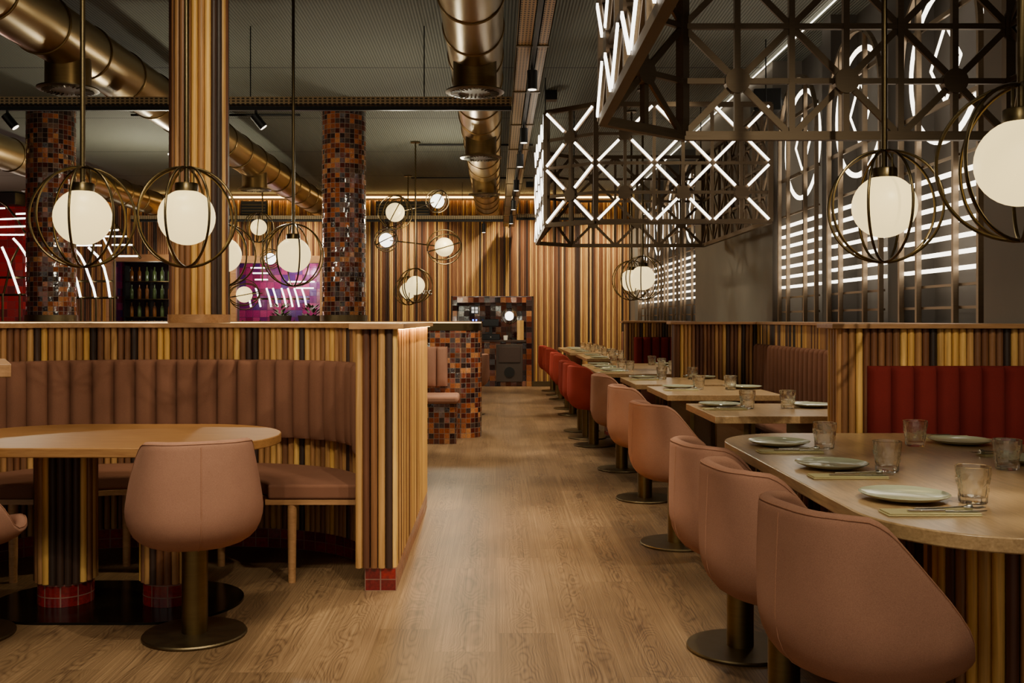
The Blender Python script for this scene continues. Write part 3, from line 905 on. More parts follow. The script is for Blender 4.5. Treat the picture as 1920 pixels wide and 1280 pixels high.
def mk_knife(loc, rz, label, grp):
    global knife0
    if knife0 is None:
        mb = MB()
        mb.box((-.055, 0, .003), (.1, .011, .006))
        pts = [(-.005, -.006), (.085, -.008), (.105, -.003), (.112, .004), (.1, .006), (-.005, .006)]
        mb.prism(pts, .002, .0035)
        knife0 = mb.build('table_knife', M['steel'], None, 40, .001); tag(knife0, label, 'knife', grp); knife0.location = loc; knife0.rotation_euler = (0, 0, rz); return knife0
    return dup(knife0, loc, rz, label, grp)
def setting(tname, where, px, py, gx, gy, side, gname):
    """one place: plate, glass, napkin, fork, knife. side=-1 aisle side (napkin towards the camera)"""
    z = ZT + .0005
    dd = math.dist((px, py), (gx, gy)); nd = max(dd, .184); ux, uy = (gx - px) / dd, (gy - py) / dd
    gx, gy = gx + ux * (nd - dd) / 2, gy + uy * (nd - dd) / 2; px, py = px - ux * (nd - dd) / 2, py - uy * (nd - dd) / 2
    mk_plate((px, py, z), 'pale green plate, %s of the %s' % (where, tname), 'plates on ' + gname)
    mk_glass((gx, gy, z), 'clear faceted tumbler, %s of the %s' % (where, tname), 'tumblers on ' + gname)
    dy = -.215 if side < 0 else .2
    rz = 0.0 if side < 0 else PI
    nx = px - .02 if side < 0 else px + .02
    mk_nap((nx, py + dy, z), rz, 'folded ochre napkin, %s of the %s' % (where, tname), 'napkins on ' + gname)
    mk_fork((nx + (.06 if side < 0 else -.06), py + dy + .015, z + .0085), rz + .08, 'fork on napkin, %s of the %s' % (where, tname), 'forks on ' + gname)
    mk_knife((nx + (.04 if side < 0 else -.04), py + dy - .014, z + .0085), rz, 'knife on napkin, %s of the %s' % (where, tname), 'knives on ' + gname)
T1 = 'near rounded table'
setting(T1, 'nearest place, aisle side', 1.20, 2.875, 1.357, 2.83, -1, 'the near table')
setting(T1, 'middle place, aisle side', 1.20, 3.49, 1.342, 3.42, -1, 'the near table')
setting(T1, 'farthest place, aisle side', 1.19, 4.11, 1.33, 4.03, -1, 'the near table')
setting(T1, 'farthest place, wall side', 1.96, 4.17, 1.742, 4.10, 1, 'the near table')
setting(T1, 'place at the right frame edge', 1.97, 3.60, 1.79, 3.455, 1, 'the near table')
for nm, ps in (('first square table', ((1.36, 5.96, 1.48, 5.85), (1.88, 5.92, 1.74, 5.85))),
               ('second square table', ((1.40, 7.52, 1.51, 7.41), (1.88, 7.5, 1.775, 7.41))),
               ('third square table', ((1.31, 8.8, 1.457, 8.67), (1.83, 8.8, 1.73, 8.67)))):
    setting(nm, 'aisle side place', *ps[0], -1, 'the ' + nm); setting(nm, 'wall side place', *ps[1], 1, 'the ' + nm)
T5 = 'rounded table by the red chairs'
for k, wh in enumerate(('nearest place', 'middle place', 'farthest place')):
    y = 10.1 + k * .68
    setting(T5, wh + ', aisle side', 1.19, y, 1.36, y - .06, -1, T5)
    setting(T5, wh + ', wall side', 1.98, y, 1.80, y - .06, 1, T5)
for T6, ys in (('long table past the far partition', (13.5, 14.4)), ('long table by the back wall', (16.1, 17.0, 18.0))):
    for k, y in enumerate(ys):
        wh = ('first', 'second', 'third')[k] + ' place'
        setting(T6, wh + ', aisle side', 1.42, y, 1.56, y - .06, -1, T6)
        setting(T6, wh + ', wall side', 1.86, y, 1.72, y - .06, 1, T6)

# ------------------------------------------------------------------ pendants
def globe_cage(parent, c, rg, rc, rots, mat, axis=None, mk='globe', tr=.006):
    MB().lathe([(0, -rg)] + [(rg * math.cos(a), rg * math.sin(a)) for a in [(-PI / 2 + PI * k / 18) for k in range(1, 18)]] + [(0, rg)], 36).build('globe', mat, parent, 80)
    g = parent.children[-1] if False else None
def build_globe(parent, c, rg, mat):
    o = MB().lathe([(0, -rg)] + [(rg * math.cos(-PI / 2 + PI * k / 18), rg * math.sin(-PI / 2 + PI * k / 18)) for k in range(1, 18)] + [(0, rg)], 36, c).build('globe', mat, parent, 80)
    return o
def build_rings(parent, c, rc, rots, tilt=(0, 0, 1), r=.0058):
    up = Vector(tilt).normalized()
    q = Vector((0, 0, 1)).rotation_difference(up).to_matrix()
    for a in rots:
        pts = []
        for k in range(56):
            t = 2 * PI * k / 56
            p = Vector((rc * math.sin(t) * math.cos(a), rc * math.sin(t) * math.sin(a), rc * math.cos(t)))
            pts.append(q @ p + Vector(c))
        MB().tube(pts, r, 8, closed=True).build('cage_ring', M['brass'], parent)
def pendant(x, y, zc, label, grp, rot=0.0):
    e = empty('pendant_lamp', (x, y, ZC), rot, label, 'pendant lamp', grp)
    c = (0, 0, zc - ZC)
    build_globe(e, c, .13, M['globe'])
    build_rings(e, c, .232, [math.radians(d) for d in (4, 48, 90, 138)])
    MB().cyl((0, 0, c[2] + .15), (0, 0, -.012), .0118, 14).build('stem', M['brass'], e)
    MB().cyl((-.034, 0, c[2] + .157), (-.034, 0, c[2] + .226), .0045, 8).cyl((.034, 0, c[2] + .157), (.034, 0, c[2] + .226), .0045, 8).build('cap_rods', M['brass'], e)
    MB().lathe([(0, .158), (.05, .158), (.052, .155), (.052, .118), (0, .118)], 32, c).build('cap', M['brass'], e, 40)
    MB().lathe([(0, 0), (.06, 0), (.06, -.015), (0, -.015)], 32).build('ceiling_rose', M['brass'], e, 40)
    return e
G = 'caged globe pendants'
pendant(at(155, 0, 4.6).x, 4.6, 1.777, 'caged globe pendant furthest left, over the left table', G, .15)
pendant(at(350, 0, 4.6).x, 4.6, 1.777, 'caged globe pendant in front of the wood column', G, -.1)
pendant(at(550, 0, 7.4).x, 7.4, 1.784, 'caged globe pendant between the wood column and the mosaic column', G, .4)
pendant(at(420, 0, 7.4).x, 7.4, 1.784, 'caged globe pendant half hidden behind the wood column', G, .2)
pendant(at(1658, 0, 4.11).x, 4.11, 1.771, 'caged globe pendant in front of the lit lattice on the right', G, .1)
pendant(at(1915, 0, 2.93).x, 2.93, 1.766, 'caged globe pendant cut by the right edge of the frame', G, .35)
pendant(at(1205, 0, 10.5).x, 10.5, 1.743, 'nearer of the two caged globe pendants over the red chairs table', G, .5)
pendant(at(1184, 0, 11.6).x, 11.6, 1.76, 'farther of the two caged globe pendants over the red chairs table', G, .1)

def chandelier(base, globes, arms, label):
    """base = (x,y); globes = list (pos,rg,rc,hot,tilt); arms = list of pairs"""
    e = empty('globe_chandelier', (base[0], base[1], ZC), 0, label, 'chandelier', 'multi globe chandeliers')
    o = Vector(e.location)
    zlow = min(g[0].z for g in globes)
    MB().lathe([(0, 0), (.07, 0), (.07, -.015), (0, -.015)], 24).build('ceiling_rose', M['brass'], e, 40)
    MB().cyl((0, 0, -.01), (0, 0, zlow + .2 - ZC), .011, 12).build('stem', M['brass'], e)
    for a, b in arms:
        MB().cyl(a - o, b - o, .009, 10).build('arm', M['brass'], e)
    for g, rg, rc, hot, tilt in globes:
        build_globe(e, g - o, rg, M['globe_hot'] if hot else M['globe'])
        build_rings(e, g - o, rc, [math.radians(d) for d in (10, 55, 100, 145)], tilt, .0075)
    return e
Yc = 13.6; xs = at(779, 0, Yc).x
gA, gB = at(741, 398, Yc - .1), at(820, 377, Yc + .5)
gC, gD = at(724, 450, Yc + .5), at(833, 463, Yc - .1)
gE = at(778, 535, Yc)
gE.x = xs
mid = Vector((xs, Yc, at(0, 390, Yc).z)); mid2 = Vector((xs, Yc, at(0, 456, Yc).z))
chandelier((xs, Yc), [(gA, .13, .235, False, (.5, .3, 1)), (gB, .1, .165, True, (.6, -.2, 1)), (gC, .1, .165, True, (1, .2, .5)), (gD, .13, .235, False, (1, .1, .3)), (gE, .13, .235, False, (0, 0, 1))],
           [(mid, gA), (mid, gB), (mid2, gC), (mid2, gD)], 'chandelier of five caged globes hanging before the batten wall')
Yd = 16.8; xd = at(765, 0, Yd).x; gF = at(765, 545, Yd); gF.x = xd
gG = at(752, 420, Yd + .2)
chandelier((xd, Yd), [(gF, .14, .24, False, (0, 0, 1))], [], 'far globe lamp directly behind the five globe chandelier')
Ye = 15.3; xe = at(492, 0, Ye).x
e1, e2, e3 = at(485, 426, Ye), at(507, 485, Ye + .5), at(458, 552, Ye)
m1 = Vector((xe, Ye, e1.z)); m2 = Vector((xe, Ye, e2.z)); m3 = Vector((xe, Ye, e3.z + .02))
chandelier((xe, Ye), [(e1, .125, .232, False, (0.1, 0, 1)), (e2, .09, .16, True, (1, .3, .6)), (e3, .125, .232, False, (1, .1, .2))],
           [(m1, e1), (m2, e2), (m3, e3)], 'chandelier of caged globes in the left background behind the wood column')

# ------------------------------------------------------------------ ducts
def duct(x, z, y0, y1, diff, label, r=.212):
    e = empty('ventilation_duct', (x, y0, z), 0, label, 'duct', 'brass ventilation ducts')
    L = y1 - y0
    MB().tube([(0, 0, 0), (0, L, 0)], r, 48).build('tube', M['duct'], e, 40)
    k = 0.55
    while k < L:
        pts = [(math.cos(2 * PI * i / 48) * (r + .002), k, math.sin(2 * PI * i / 48) * (r + .002)) for i in range(48)]
        MB().tube(pts, .009, 8, closed=True).build('joint_ring', M['ductdark'], e); k += .75
    for yd in diff:
        d = yd - y0
        cb = MB().lathe([(0, -.36), (.165, -.36), (.165, -.05), (0, -.05)], 36, (0, d, 0)).build('collar', M['ductdark'], e, 40)
        mb = MB().lathe([(0, -.372), (.1, -.37), (.19, -.375), (.222, -.366), (.222, -.357), (.165, -.35), (0, -.35)], 48, (0, d, 0))
        for q in range(28):
            a = 2 * PI * q / 28; mb.box((.155 * math.cos(a), d + .155 * math.sin(a), -.376), (.06, .008, .008), a)
        mb.build('diffuser', M['brass'], cb, 40)
    MB().cyl((0, .3, r), (0, .3, ZC - z), .006, 8).build('hanger', M['black'], e)
    return e
duct(-.16, 3.385, 1.2, 19.1, (7.47, 10.5, 13.6), 'brass round duct over the aisle with round diffusers', .212)
duct(-3.23, 3.40, 1.2, 19.1, (7.45, 10.4, 13.2), 'brass round duct slanting through the upper left')
duct(-6.2, 3.40, 3.0, 19.1, (10.4, 13.4), 'brass round duct at the far left edge behind the mosaic column')

# ------------------------------------------------------------------ cable trays, tracks and spotlights
lt = empty('lighting_tray', (.25, 3.2, 3.0), 0, 'long perforated brass cable tray with black track above the aisle', 'cable tray')
def chan(mb, x0, x1, y0, y1, z0, z1, t=.006, lip=.03):
    mb.box2(x0, x1, y0, y1, z0, z0 + t); mb.box2(x0, x0 + t, y0, y1, z0, z1); mb.box2(x1 - t, x1, y0, y1, z0, z1)
    return mb
for a, b in ((-.115, -.015), (.02, .09)):
    mb = MB()
    for v in ((a, b, 0, 15.7, .08, .086), (a, a + .006, 0, 15.7, .08, .16), (b - .006, b, 0, 15.7, .08, .16)):
        x0, x1, y0, y1, z0, z1 = v
        w, h = x1 - x0, z1 - z0
        vs = [(x0, y0, z0), (x1, y0, z0), (x1, y1, z0), (x0, y1, z0), (x0, y0, z1), (x1, y0, z1), (x1, y1, z1), (x0, y1, z1)]
        fs = [(3, 2, 1, 0), (4, 5, 6, 7), (0, 4, 7, 3), (1, 2, 6, 5)]
        mb.add(vs, fs, [[(y1, 0), (y1, w), (0, w), (0, 0)], [(0, 0), (0, w), (y1, w), (y1, 0)], [(0, 0), (0, h), (y1, h), (y1, 0)], [(0, 0), (y1, 0), (y1, h), (0, h)]])
    mb.build('perforated_channel', M['perf'], lt, 0)
MB().box2(-.012, .014, 0, 15.7, .055, .085).build('track', M['black'], lt, 0)
for k in range(12):
    MB().box2(-.12, .095, .6 + k * 1.3, .63 + k * 1.3, .072, .0795).build('bracket', M['bronze'], lt, 0)
for k in (1.2, 6.4, 11.4):
    MB().cyl((.0, k, .08), (.0, k, ZC - 3.0), .005, 8).build('hanger', M['black'], lt)
def cross(y, x0, x1, z, label, hang):
    e = empty('lighting_tray', (x0, y, z), 0, label, 'cable tray', 'cross trays under the ceiling')
    L = x1 - x0; mb = MB()
    for (ya, yb, za, zb) in ((-.05, -.044, .035, .105), (.044, .05, .035, .105), (-.05, .05, .035, .041)):
        vs = [(0, ya, za), (L, ya, za), (L, yb, za), (0, yb, za), (0, ya, zb), (L, ya, zb), (L, yb, zb), (0, yb, zb)]
        h = zb - za; w = yb - ya
        mb.add(vs, [(0, 1, 5, 4), (2, 3, 7, 6), (3, 2, 1, 0)], [[(0, 0), (L, 0), (L, h), (0, h)], [(L, 0), (0, 0), (0, h), (L, h)], [(0, w), (L, w), (L, 0), (0, 0)]])
    mb.build('perforated_channel', M['perf'], e, 0)
    MB().box2(0, L, -.018, .018, 0, .034).build('track', M['black'], e, 0)
    for h in hang: MB().cyl((h - x0, 0, .04), (h - x0, 0, ZC - z), .005, 8).build('hanger', M['black'], e)
    return e
cross(8.24, -7.0, .13, 3.045, 'perforated brass tray crossing the upper left in front of the columns', (-.6, -2.05, -5))
cross(17.6, -6.5, .13, 3.045, 'far perforated brass tray before the batten wall', (-.6, -3))
cross(17.6, .36, 1.9, 3.075, 'short perforated brass tray right of the aisle track at the back', (1.2,))

def spotlight(x, y, z, aim, label, grp, L=.13):
    e = empty('spotlight', (x, y, z), 0, label, 'spotlight', grp)
    MB().cyl((0, 0, 0), (0, 0, -.035), .012, 12).build('stem', M['black'], e)
    d = Vector(aim).normalized(); c = Vector((0, 0, -.06))
    h = MB().cyl(c - d * .03, c + d * (L - .03), .036, 28).build('head', M['black'], e, 40)
    MB().cyl(c + d * (L - .031), c + d * (L - .027), .029, 24).build('lens', M['lens'], h, 40)
    return e
SP = []
for k, y in enumerate((4.2, 6.84, 8.9, 10.3, 12.2, 14.3, 16.4)):
    lbs = ('nearest black spotlight on the aisle track', 'second black spotlight on the aisle track, big and pointing down', 'third black spotlight on the aisle track', 'fourth black spotlight on the aisle track',
           'fifth black spotlight on the aisle track', 'sixth black spotlight on the aisle track', 'seventh black spotlight on the aisle track, near the back wall')
    spotlight(.251, y, 3.0545, (0, 0.02, -1), lbs[k], 'spotlights on the aisle track'); SP.append((.251, y, 2.87))
spotlight(at(480, 0, 8.24).x, 8.24, 3.0445, (.55, .12, -.7), 'tilted black spotlight on the cross tray right of the wood column', 'spotlights on the cross tray')
spotlight(at(14, 0, 8.24).x, 8.24, 3.0445, (.55, .12, -.7), 'tilted black spotlight on the cross tray at the far left', 'spotlights on the cross tray')
spotlight(at(907, 0, 17.6).x, 17.6, 3.0445, (0, 0, -1), 'small black spotlight hanging before the batten wall', 'spotlights on the far tray', .16)

# ------------------------------------------------------------------ LED truss canopies
def canopy(yoff, lit, label):
    e = empty('truss_canopy', (1.4, yoff, 2.155), 0, label, 'truss light', 'suspended truss light boxes')
    o = Vector(e.location); s = .51
    pts = [(.87, 0), (2.39, 0), (2.39, 2.80), (.87, 2.80), (.46, 2.45), (.46, .35)]
    ncell = [3, 5, 3, 1, 4, 1]
    frame = MB(); nodes = []; tubes = []
    H = 2 * s
    for i in range(6):
        a = Vector((pts[i][0] - 1.4, pts[i][1], 0)); b = Vector((pts[(i + 1) % 6][0] - 1.4, pts[(i + 1) % 6][1], 0))
        t = (b - a).normalized(); nrm = Vector((t.y, -t.x, 0)); n = ncell[i]; w = (b - a).length / n
        up = Vector((0, 0, 1))
        for k in range(2 * n):
            p = a + t * (w * k / 2); ww = .044 if k == 0 else .028
            frame.bar(p, p + up * H, ww, ww, nrm)
        for j in range(5):
            ww = .044 if j in (0, 4) else .028
            frame.bar(a + up * (H * j / 4), b + up * (H * j / 4), ww * .84, ww * .92, up)
        for k in range(n):
            for j in range(2):
                c = a + t * (w * (k + .5)) + up * (s * (j + .5))
                nodes.append((c, nrm))
                for sx in (-1, 1):
                    for sz in (-1, 1):
                        v = t * (sx * w / 2) + up * (sz * s / 2)
                        frame.bar(c, c + v, .03, .014, nrm)
                        if lit[i]:
                            tubes.append((c + v * .22 + nrm * .026, c + v * .93 + nrm * .026, nrm))
    frame.build('frame', M['truss'], e, 0)
    for c, nn in nodes:
        MB().cyl(c - nn * .021, c + nn * .021, .058, 24).build('node_plate', M['truss'], e, 40)
    for a, b, nn in tubes:
        MB().bar(a, b, .021, .009, nn).build('led_tube', M['led_hot'], e, 0)
    for x, y in ((.9, .03), (2.36, .03), (2.36, 2.77), (.9, 2.77), (.5, 1.4)):
        MB().cyl((x - 1.4, y, H), (x - 1.4, y, ZC - 2.155), .006, 8).build('hanger', M['black'], e)
    return e
canopy(1.80, (1, 0, 0, 0, 1, 1), 'bronze truss light box nearest the camera at upper right, seen from inside')
canopy(8.60, (1, 0, 0, 0, 1, 1), 'bronze truss light box with glowing crosses on its front, further down the aisle')

# ------------------------------------------------------------------ lattice panels on the right wall
def lattice(y0, w, label):
    """panel from y0 to y0+w, x at wall face"""
    yc = y0 + w / 2
    e = empty('lattice_panel', (2.655, yc, 1.281), 0, label, 'lattice light', 'lit lattice panels on the right wall')
    h = w / 2; Z = lambda z: z - 1.281
    zs = 2.91
    for k, f in enumerate((-.5, -.22, .25, .5)):
        zt = zs + math.sqrt(max(0, h * h - (f * w) ** 2)) if abs(f) < .49 else zs
        MB().box2(-.012, .02, f * w - .013, f * w + .013, 0, Z(zt)).build('post', M['lattice'], e, 0)
    arc = []
    for k in range(25):
        a = PI * k / 24; arc.append((.004, h * math.cos(a), Z(zs) + h * math.sin(a)))
    mb = MB()
    for p, q in zip(arc, arc[1:]): mb.bar(p, q, .026, .032, (1, 0, 0))
    mb.build('arch', M['lattice'], e, 0)
    for z, t in ((1.371, .016), (1.503, .016), (2.255, .016), (2.59, .03), (3.12, .03)):
        hw = h if z < zs else math.sqrt(h * h - (z - zs) ** 2)
        MB().box2(.021, .036, -hw, hw, Z(z) - t / 2, Z(z) + t / 2).build('crossbar', M['lattice'], e, 0)
    for k in range(7):
        z = 1.6 + k * .0935
        MB().box2(.024, .05, -h, h, Z(z) - .0115, Z(z) + .0115).build('led_bar', M['led'], e, 0)
    ring = MB(); n = 48; ro, ri = .485, .449; vs = []; fs = []
    for k in range(n):
        a = 2 * PI * k / n
        for r, x in ((ro, .045), (ri, .045), (ri, .056), (ro, .056)): vs.append((x, r * math.cos(a) * 1.03, Z(2.845) + r * math.sin(a)))
    for k in range(n):
        l = (k + 1) % n
        for q in range(4): fs.append((k * 4 + q, k * 4 + (q + 1) % 4, l * 4 + (q + 1) % 4, l * 4 + q))
    ring.add(vs, fs).build('led_ring', M['led'], e, 30)
    d = [(.055, 0, Z(2.845) + .235), (.055, .2, Z(2.845)), (.055, 0, Z(2.845) - .235), (.055, -.2, Z(2.845))]
    mb = MB()
    for k in range(4): mb.bar(d[k], d[(k + 1) % 4], .012, .012, (1, 0, 0))
    mb.build('led_diamond', M['led'], e, 0)
    return e
nm = ('nearest', 'second nearest', 'third nearest')
for k, y in enumerate((5.42, 6.82, 8.19)):
    lattice(y, 1.06, '%s lit lattice panel of the near bay, with glowing ring and bars' % nm[k])
nm = ('nearest', 'second', 'third', 'furthest')
for k in range(4):
    lattice(13.07 + 1.4 * k, 1.1, '%s lit lattice panel of the far bay beside the batten wall' % nm[k])
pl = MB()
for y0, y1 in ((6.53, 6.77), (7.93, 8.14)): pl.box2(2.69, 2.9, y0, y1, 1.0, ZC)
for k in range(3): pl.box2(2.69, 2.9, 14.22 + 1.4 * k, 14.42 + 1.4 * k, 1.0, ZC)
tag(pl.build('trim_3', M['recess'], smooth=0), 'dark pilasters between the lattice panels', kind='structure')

for i, (xa, xb) in enumerate(((705, 806), (452, 500))):
    v0, v1 = at(xa, 410, YB), at(xb, 377, YB)
    ve = empty('wall_vent', ((v0.x + v1.x) / 2, YB - .02, (v0.z + v1.z) / 2), 0, ('dark vent opening high in the batten wall behind the five globe chandelier', 'dark vent opening high in the batten wall behind the wood column')[i], 'vent', 'dark wall vents')
    hw, hh = abs(v1.x - v0.x) / 2, abs(v1.z - v0.z) / 2
    MB().box2(-hw, hw, .0, .05, -hh, hh).build('backing', M['black'], ve, 0)
    lm_ = MB()
    for k in range(5): lm_.box2(-hw + .02, hw - .02, -.012, -.001, -hh + .03 + k * (2 * hh - .06) / 5, -hh + .05 + k * (2 * hh - .06) / 5)
    lm_.build('louvres', M['bronze_disc'], ve, 0)
for i, (Yp, xa, xb) in enumerate(((13.6, 784, 1000), (16.8, 770, 1000), (11.6, 240, 560))):
    a_, b_ = at(xa, 0, Yp), at(xb, 0, Yp)
    cd = MB().cyl((a_.x, Yp + .1, ZC - .025), (b_.x, Yp + .1, ZC - .025), .014, 10).build('ceiling_conduit', M['black'])
    tag(cd, ('thin dark conduit on the ceiling beside the five globe chandelier', 'thin dark conduit on the ceiling near the back wall', 'thin dark conduit on the ceiling behind the wood column')[i], 'pipe', 'ceiling conduits')
# projector like box high on the right wall
pj = empty('wall_speaker', (2.44, 9.0, 3.28), 0, 'dark grey loudspeaker box bracketed high on the right wall', 'speaker', 'wall loudspeakers')
mb = MB(); mb.prism([(-.12, -.12), (.12, -.16), (.14, .12), (-.08, .16)], -.1, .1); mb.build('box', M['black'], pj, 0, .01)
MB().box2(.1, .175, -.03, .03, -.03, .03).build('bracket', M['black'], pj, 0)
pj2 = empty('wall_speaker', tuple(at(22, 374, 19.0)), 0, 'black loudspeaker box on the red tiled wall at far left', 'speaker', 'wall loudspeakers')
mb = MB(); mb.prism([(-.22, -.14), (.16, -.2), (.22, .12), (-.18, .15)], -.12, .12); mb.build('box', M['black'], pj2, 0, .01)
MB().box2(-.03, .03, .1, .18, -.03, .03).build('bracket', M['black'], pj2, 0)
for i, (px, py, Y) in enumerate(((1033, 172, 10.6), (993, 341, 17.6))):
    tag(MB().box((at(px, 0, Y).x, Y, ZC - .05), (.13, .13, .1)).build('junction_box', M['black'], None, 0, .005), ('black box on the ceiling left of the lit truss', 'small black ceiling box near the back wall')[i], 'junction box', 'ceiling boxes')

# ------------------------------------------------------------------ service niche in the back wall
ns = empty('service_counter', (-.075, YB, 0), 0, 'brown tiled service counter in the back wall niche at the end of the aisle', 'counter')
mb = MB()
mb.box2(-.77, .77, .43, .46, 0, 1.75); mb.box2(-.77, -.685, -.01, .43, 0, 1.75); mb.box2(.665, .77, -.01, .43, 0, 1.75); mb.box2(-.68, .66, -.01, .42, 1.63, 1.75)
so_ = mb.build('trim_4', M['mosaic_big'], None, 0); so_.location = ns.location; tag(so_, 'brown tiled niche surround in the back wall', kind='structure')
MB().box2(-.68, .66, .03, .42, 0, .87).build('tiled_counter', M['mosaic_big'], ns, 0)
MB().box2(-.68, .66, .0, .42, .871, .9).build('counter_top', M['core'], ns, 0)
spk = empty('floor_cabinet', (.26, YB - .0, 0), 0, 'dark brown grille cabinet set under the service counter', 'cabinet')
MB().box2(-.26, .26, -.03, .015, .09, .82).build('body', M['cabinet'], spk, 0, .006)
MB().box2(-.21, .21, -.042, -.031, .47, .77).build('grille_panel', M['core'], spk, 0, .003)
MB().cyl((.0, -.031, .28), (0, -.04, .28), .1, 32).build('round_cone', M['black'], spk)
mon = empty('till_screen', (.0, YB + .2, .9), 0, 'black till screen on a stand on the service counter', 'screen')
mon.location = (at(920, 0, YB).x, YB + .29, .9005)
MB().box2(-.16, .16, -.02, .01, .27, .41).build('display', M['screen'], mon, 0, .006)
MB().box2(-.03, .03, -.01, .03, .01, .3).build('stand', M['black'], mon, 0)
MB().box2(-.1, .1, -.08, .08, 0, .012).build('foot', M['black'], mon, 0)
mch = empty('cash_register', (at(922, 0, YB).x, YB + .1, .9005), 0, 'low dark till drawer box in front of the screen', 'till')
MB().box2(-.2, .16, -.06, .07, 0, .12).build('body', M['screen'], mch, 0, .01)
MB().cyl((-.02, -.06, .06), (-.02, -.068, .06), .012, 16).build('lock', M['steel'], mch)
lm = empty('table_lamp', (at(955, 0, YB + .1).x, YB + .12, .9005), 0, 'small brass table lamp with a bright ringed globe on the service counter', 'lamp')
MB().lathe([(0, 0), (.06, 0), (.06, .01), (0, .012)], 24).build('base', M['brass'], lm, 40)
MB().cyl((0, 0, .01), (0, 0, .42), .006, 10).build('stem', M['brass'], lm)
build_globe(lm, (0, 0, .47), .088, M['globe_hot'])
build_rings(lm, (0, 0, .47), .15, [0, .9, 2.2], r=.008)
kb = MB().box2(-.065, .065, -.01, .01, 0, .385).build('menu_board', M['kraft'], None, 0, .002)
kb.location = (at(976, 0, YB).x, YB + .1, .9005); tag(kb, 'upright kraft brown board at the right end of the service counter', 'board')
cp = MB().lathe([(0, 0), (.035, 0), (.045, .09), (.04, .09), (.032, .01), (0, .01)], 20).build('paper_cup', M['white'], None)
cp.location = (at(948, 0, YB).x, YB + .05, .9005); tag(cp, 'small white cup on the service counter by the lamp', 'cup')
sg = empty('notice', (at(890, 0, YB + .4).x, YB + .415, at(0, 581, YB + .4).z), 0, 'small white four square notice on the niche tiles', 'sign')
MB().box2(-.075, .075, -.006, .004, -.075, .075).build('board', M['black'], sg, 0)
for sx in (-1, 1):
    for sz in (-1, 1): MB().box2(sx * .036 - .026, sx * .036 + .026, -.012, -.007, sz * .034 - .026, sz * .034 + .026).build('white_square', M['white_glow'], sg, 0)
for px in (887, 893):
    b = MB().box((0, 0, .0), (.022, .01, .03)).build('indicator_light', M['blue'], None, 0); 
    b.location = (at(px, 0, YB + .4).x, YB + .414, at(0, 600, YB + .4).z)
    tag(b, '%s of two small blue indicator lights under the notice' % ('left' if px == 887 else 'right'), 'light', 'blue indicator lights')
# lettering on the batten wall
cu = bpy.data.curves.new('wall_lettering', 'FONT'); cu.body = 'ADC'; cu.size = .11; cu.extrude = .006; cu.align_x = 'LEFT'
to = bpy.data.objects.new('tmp_text', cu); COL.objects.link(to)
bpy.context.view_layer.update()
me = bpy.data.meshes.new_from_object(to.evaluated_get(bpy.context.evaluated_depsgraph_get()))
bpy.data.objects.remove(to)
me.materials.clear(); me.materials.append(M['white'])
wl = bpy.data.objects.new('wall_lettering', me); COL.objects.link(wl)
wl.location = (at(788, 0, YB).x, YB + .006, at(0, 551, YB).z); wl.rotation_euler = (PI / 2, 0, 0)
tag(wl, 'small white letters ADC on the batten wall behind the low globe', 'lettering')

# ------------------------------------------------------------------ left background: arched LED screens
def led_screen(Y, posts, arcs, bars, braces, label):
    base = at((posts[0][0] + posts[-1][0]) / 2, 0, Y); base.z = 0
    e = empty('led_arch_screen', base, 0, label, 'light sculpture', 'arched light screens in the left background')
    for px, py in posts:
        p = at(px, py, Y) - base; MB().cyl((p.x, 0, 0), (p.x, 0, p.z), .018, 10).build('post', M['brass'], e)
    for a in arcs:
        MB().tube([at(x, y, Y) - base - Vector((0, .02, 0)) for x, y in a], .017, 10).build('led_arc', M['led_hot'], e)
    for a, b in bars:
        MB().tube([at(a[0], a[1], Y) - base, at(b[0], b[1], Y) - base], .013, 10).build('led_bar', M['led_hot'], e)
    for b in braces:
        MB().tube([at(x, y, Y) - base + Vector((0, .03, 0)) for x, y in b], .018, 8).build('brass_brace', M['brass'], e)
    return e
led_screen(15.5, [(5, 550), (37, 548), (55, 500)],
           [[(5, 463), (16, 488), (25, 515), (32, 535), (37, 550)], [(26, 447), (38, 460), (48, 475), (56, 490)]],
           [((-25, 412), (52, 409)), ((-25, 391), (9, 390)), ((-20, 426), (53, 424)), ((-10, 440), (45, 440)), ((30, 401), (55, 400))],
           [[(-8, 372), (10, 385), (30, 410), (48, 440), (58, 470)], [(-25, 520), (60, 520)], [(-20, 553), (60, 552)], [(5, 550), (20, 490), (35, 460)]],
           'arched light screen at the left edge, glowing curves before red tiles')
led_screen(15.5, [(152, 557), (180, 557), (207, 557), (215, 420)],
           [[(142, 468), (152, 480), (160, 495), (168, 518), (176, 540), (180, 557)], [(167, 464), (184, 480), (196, 502), (203, 530), (207, 557)], [(140, 512), (146, 530), (152, 557)]],
           [((195, 432), (222, 431)), ((195, 443), (237, 443)), ((210, 459), (248, 459)), ((222, 480), (258, 480)), ((140, 460), (190, 460)), ((194, 446), (213, 482))],
           [[(150, 405), (215, 420), (240, 450), (262, 484)], [(140, 527), (215, 527)], [(140, 558), (220, 558)]],
           'arched light screen right of the left mosaic column, glowing curves')
led_screen(20.4, [(455, 600), (488, 600), (520, 600), (552, 600), (575, 600)],
           [[(x, 540), (x + 5, 556), (x + 9, 575)] for x in (462, 480, 500, 512, 528, 540, 552, 566)] + [[(322, 500), (331, 520), (337, 550)]],
           [((470, 502), (500, 502)), ((474, 512), (505, 512)), ((478, 524), (502, 524)), ((540, 528), (590, 528)), ((555, 540), (588, 540))],
           [[(455, 560), (580, 560)]], 'arched light screen added for mirrored light arcs in the magenta opening')  # built screen stands in for mirrored light arcs
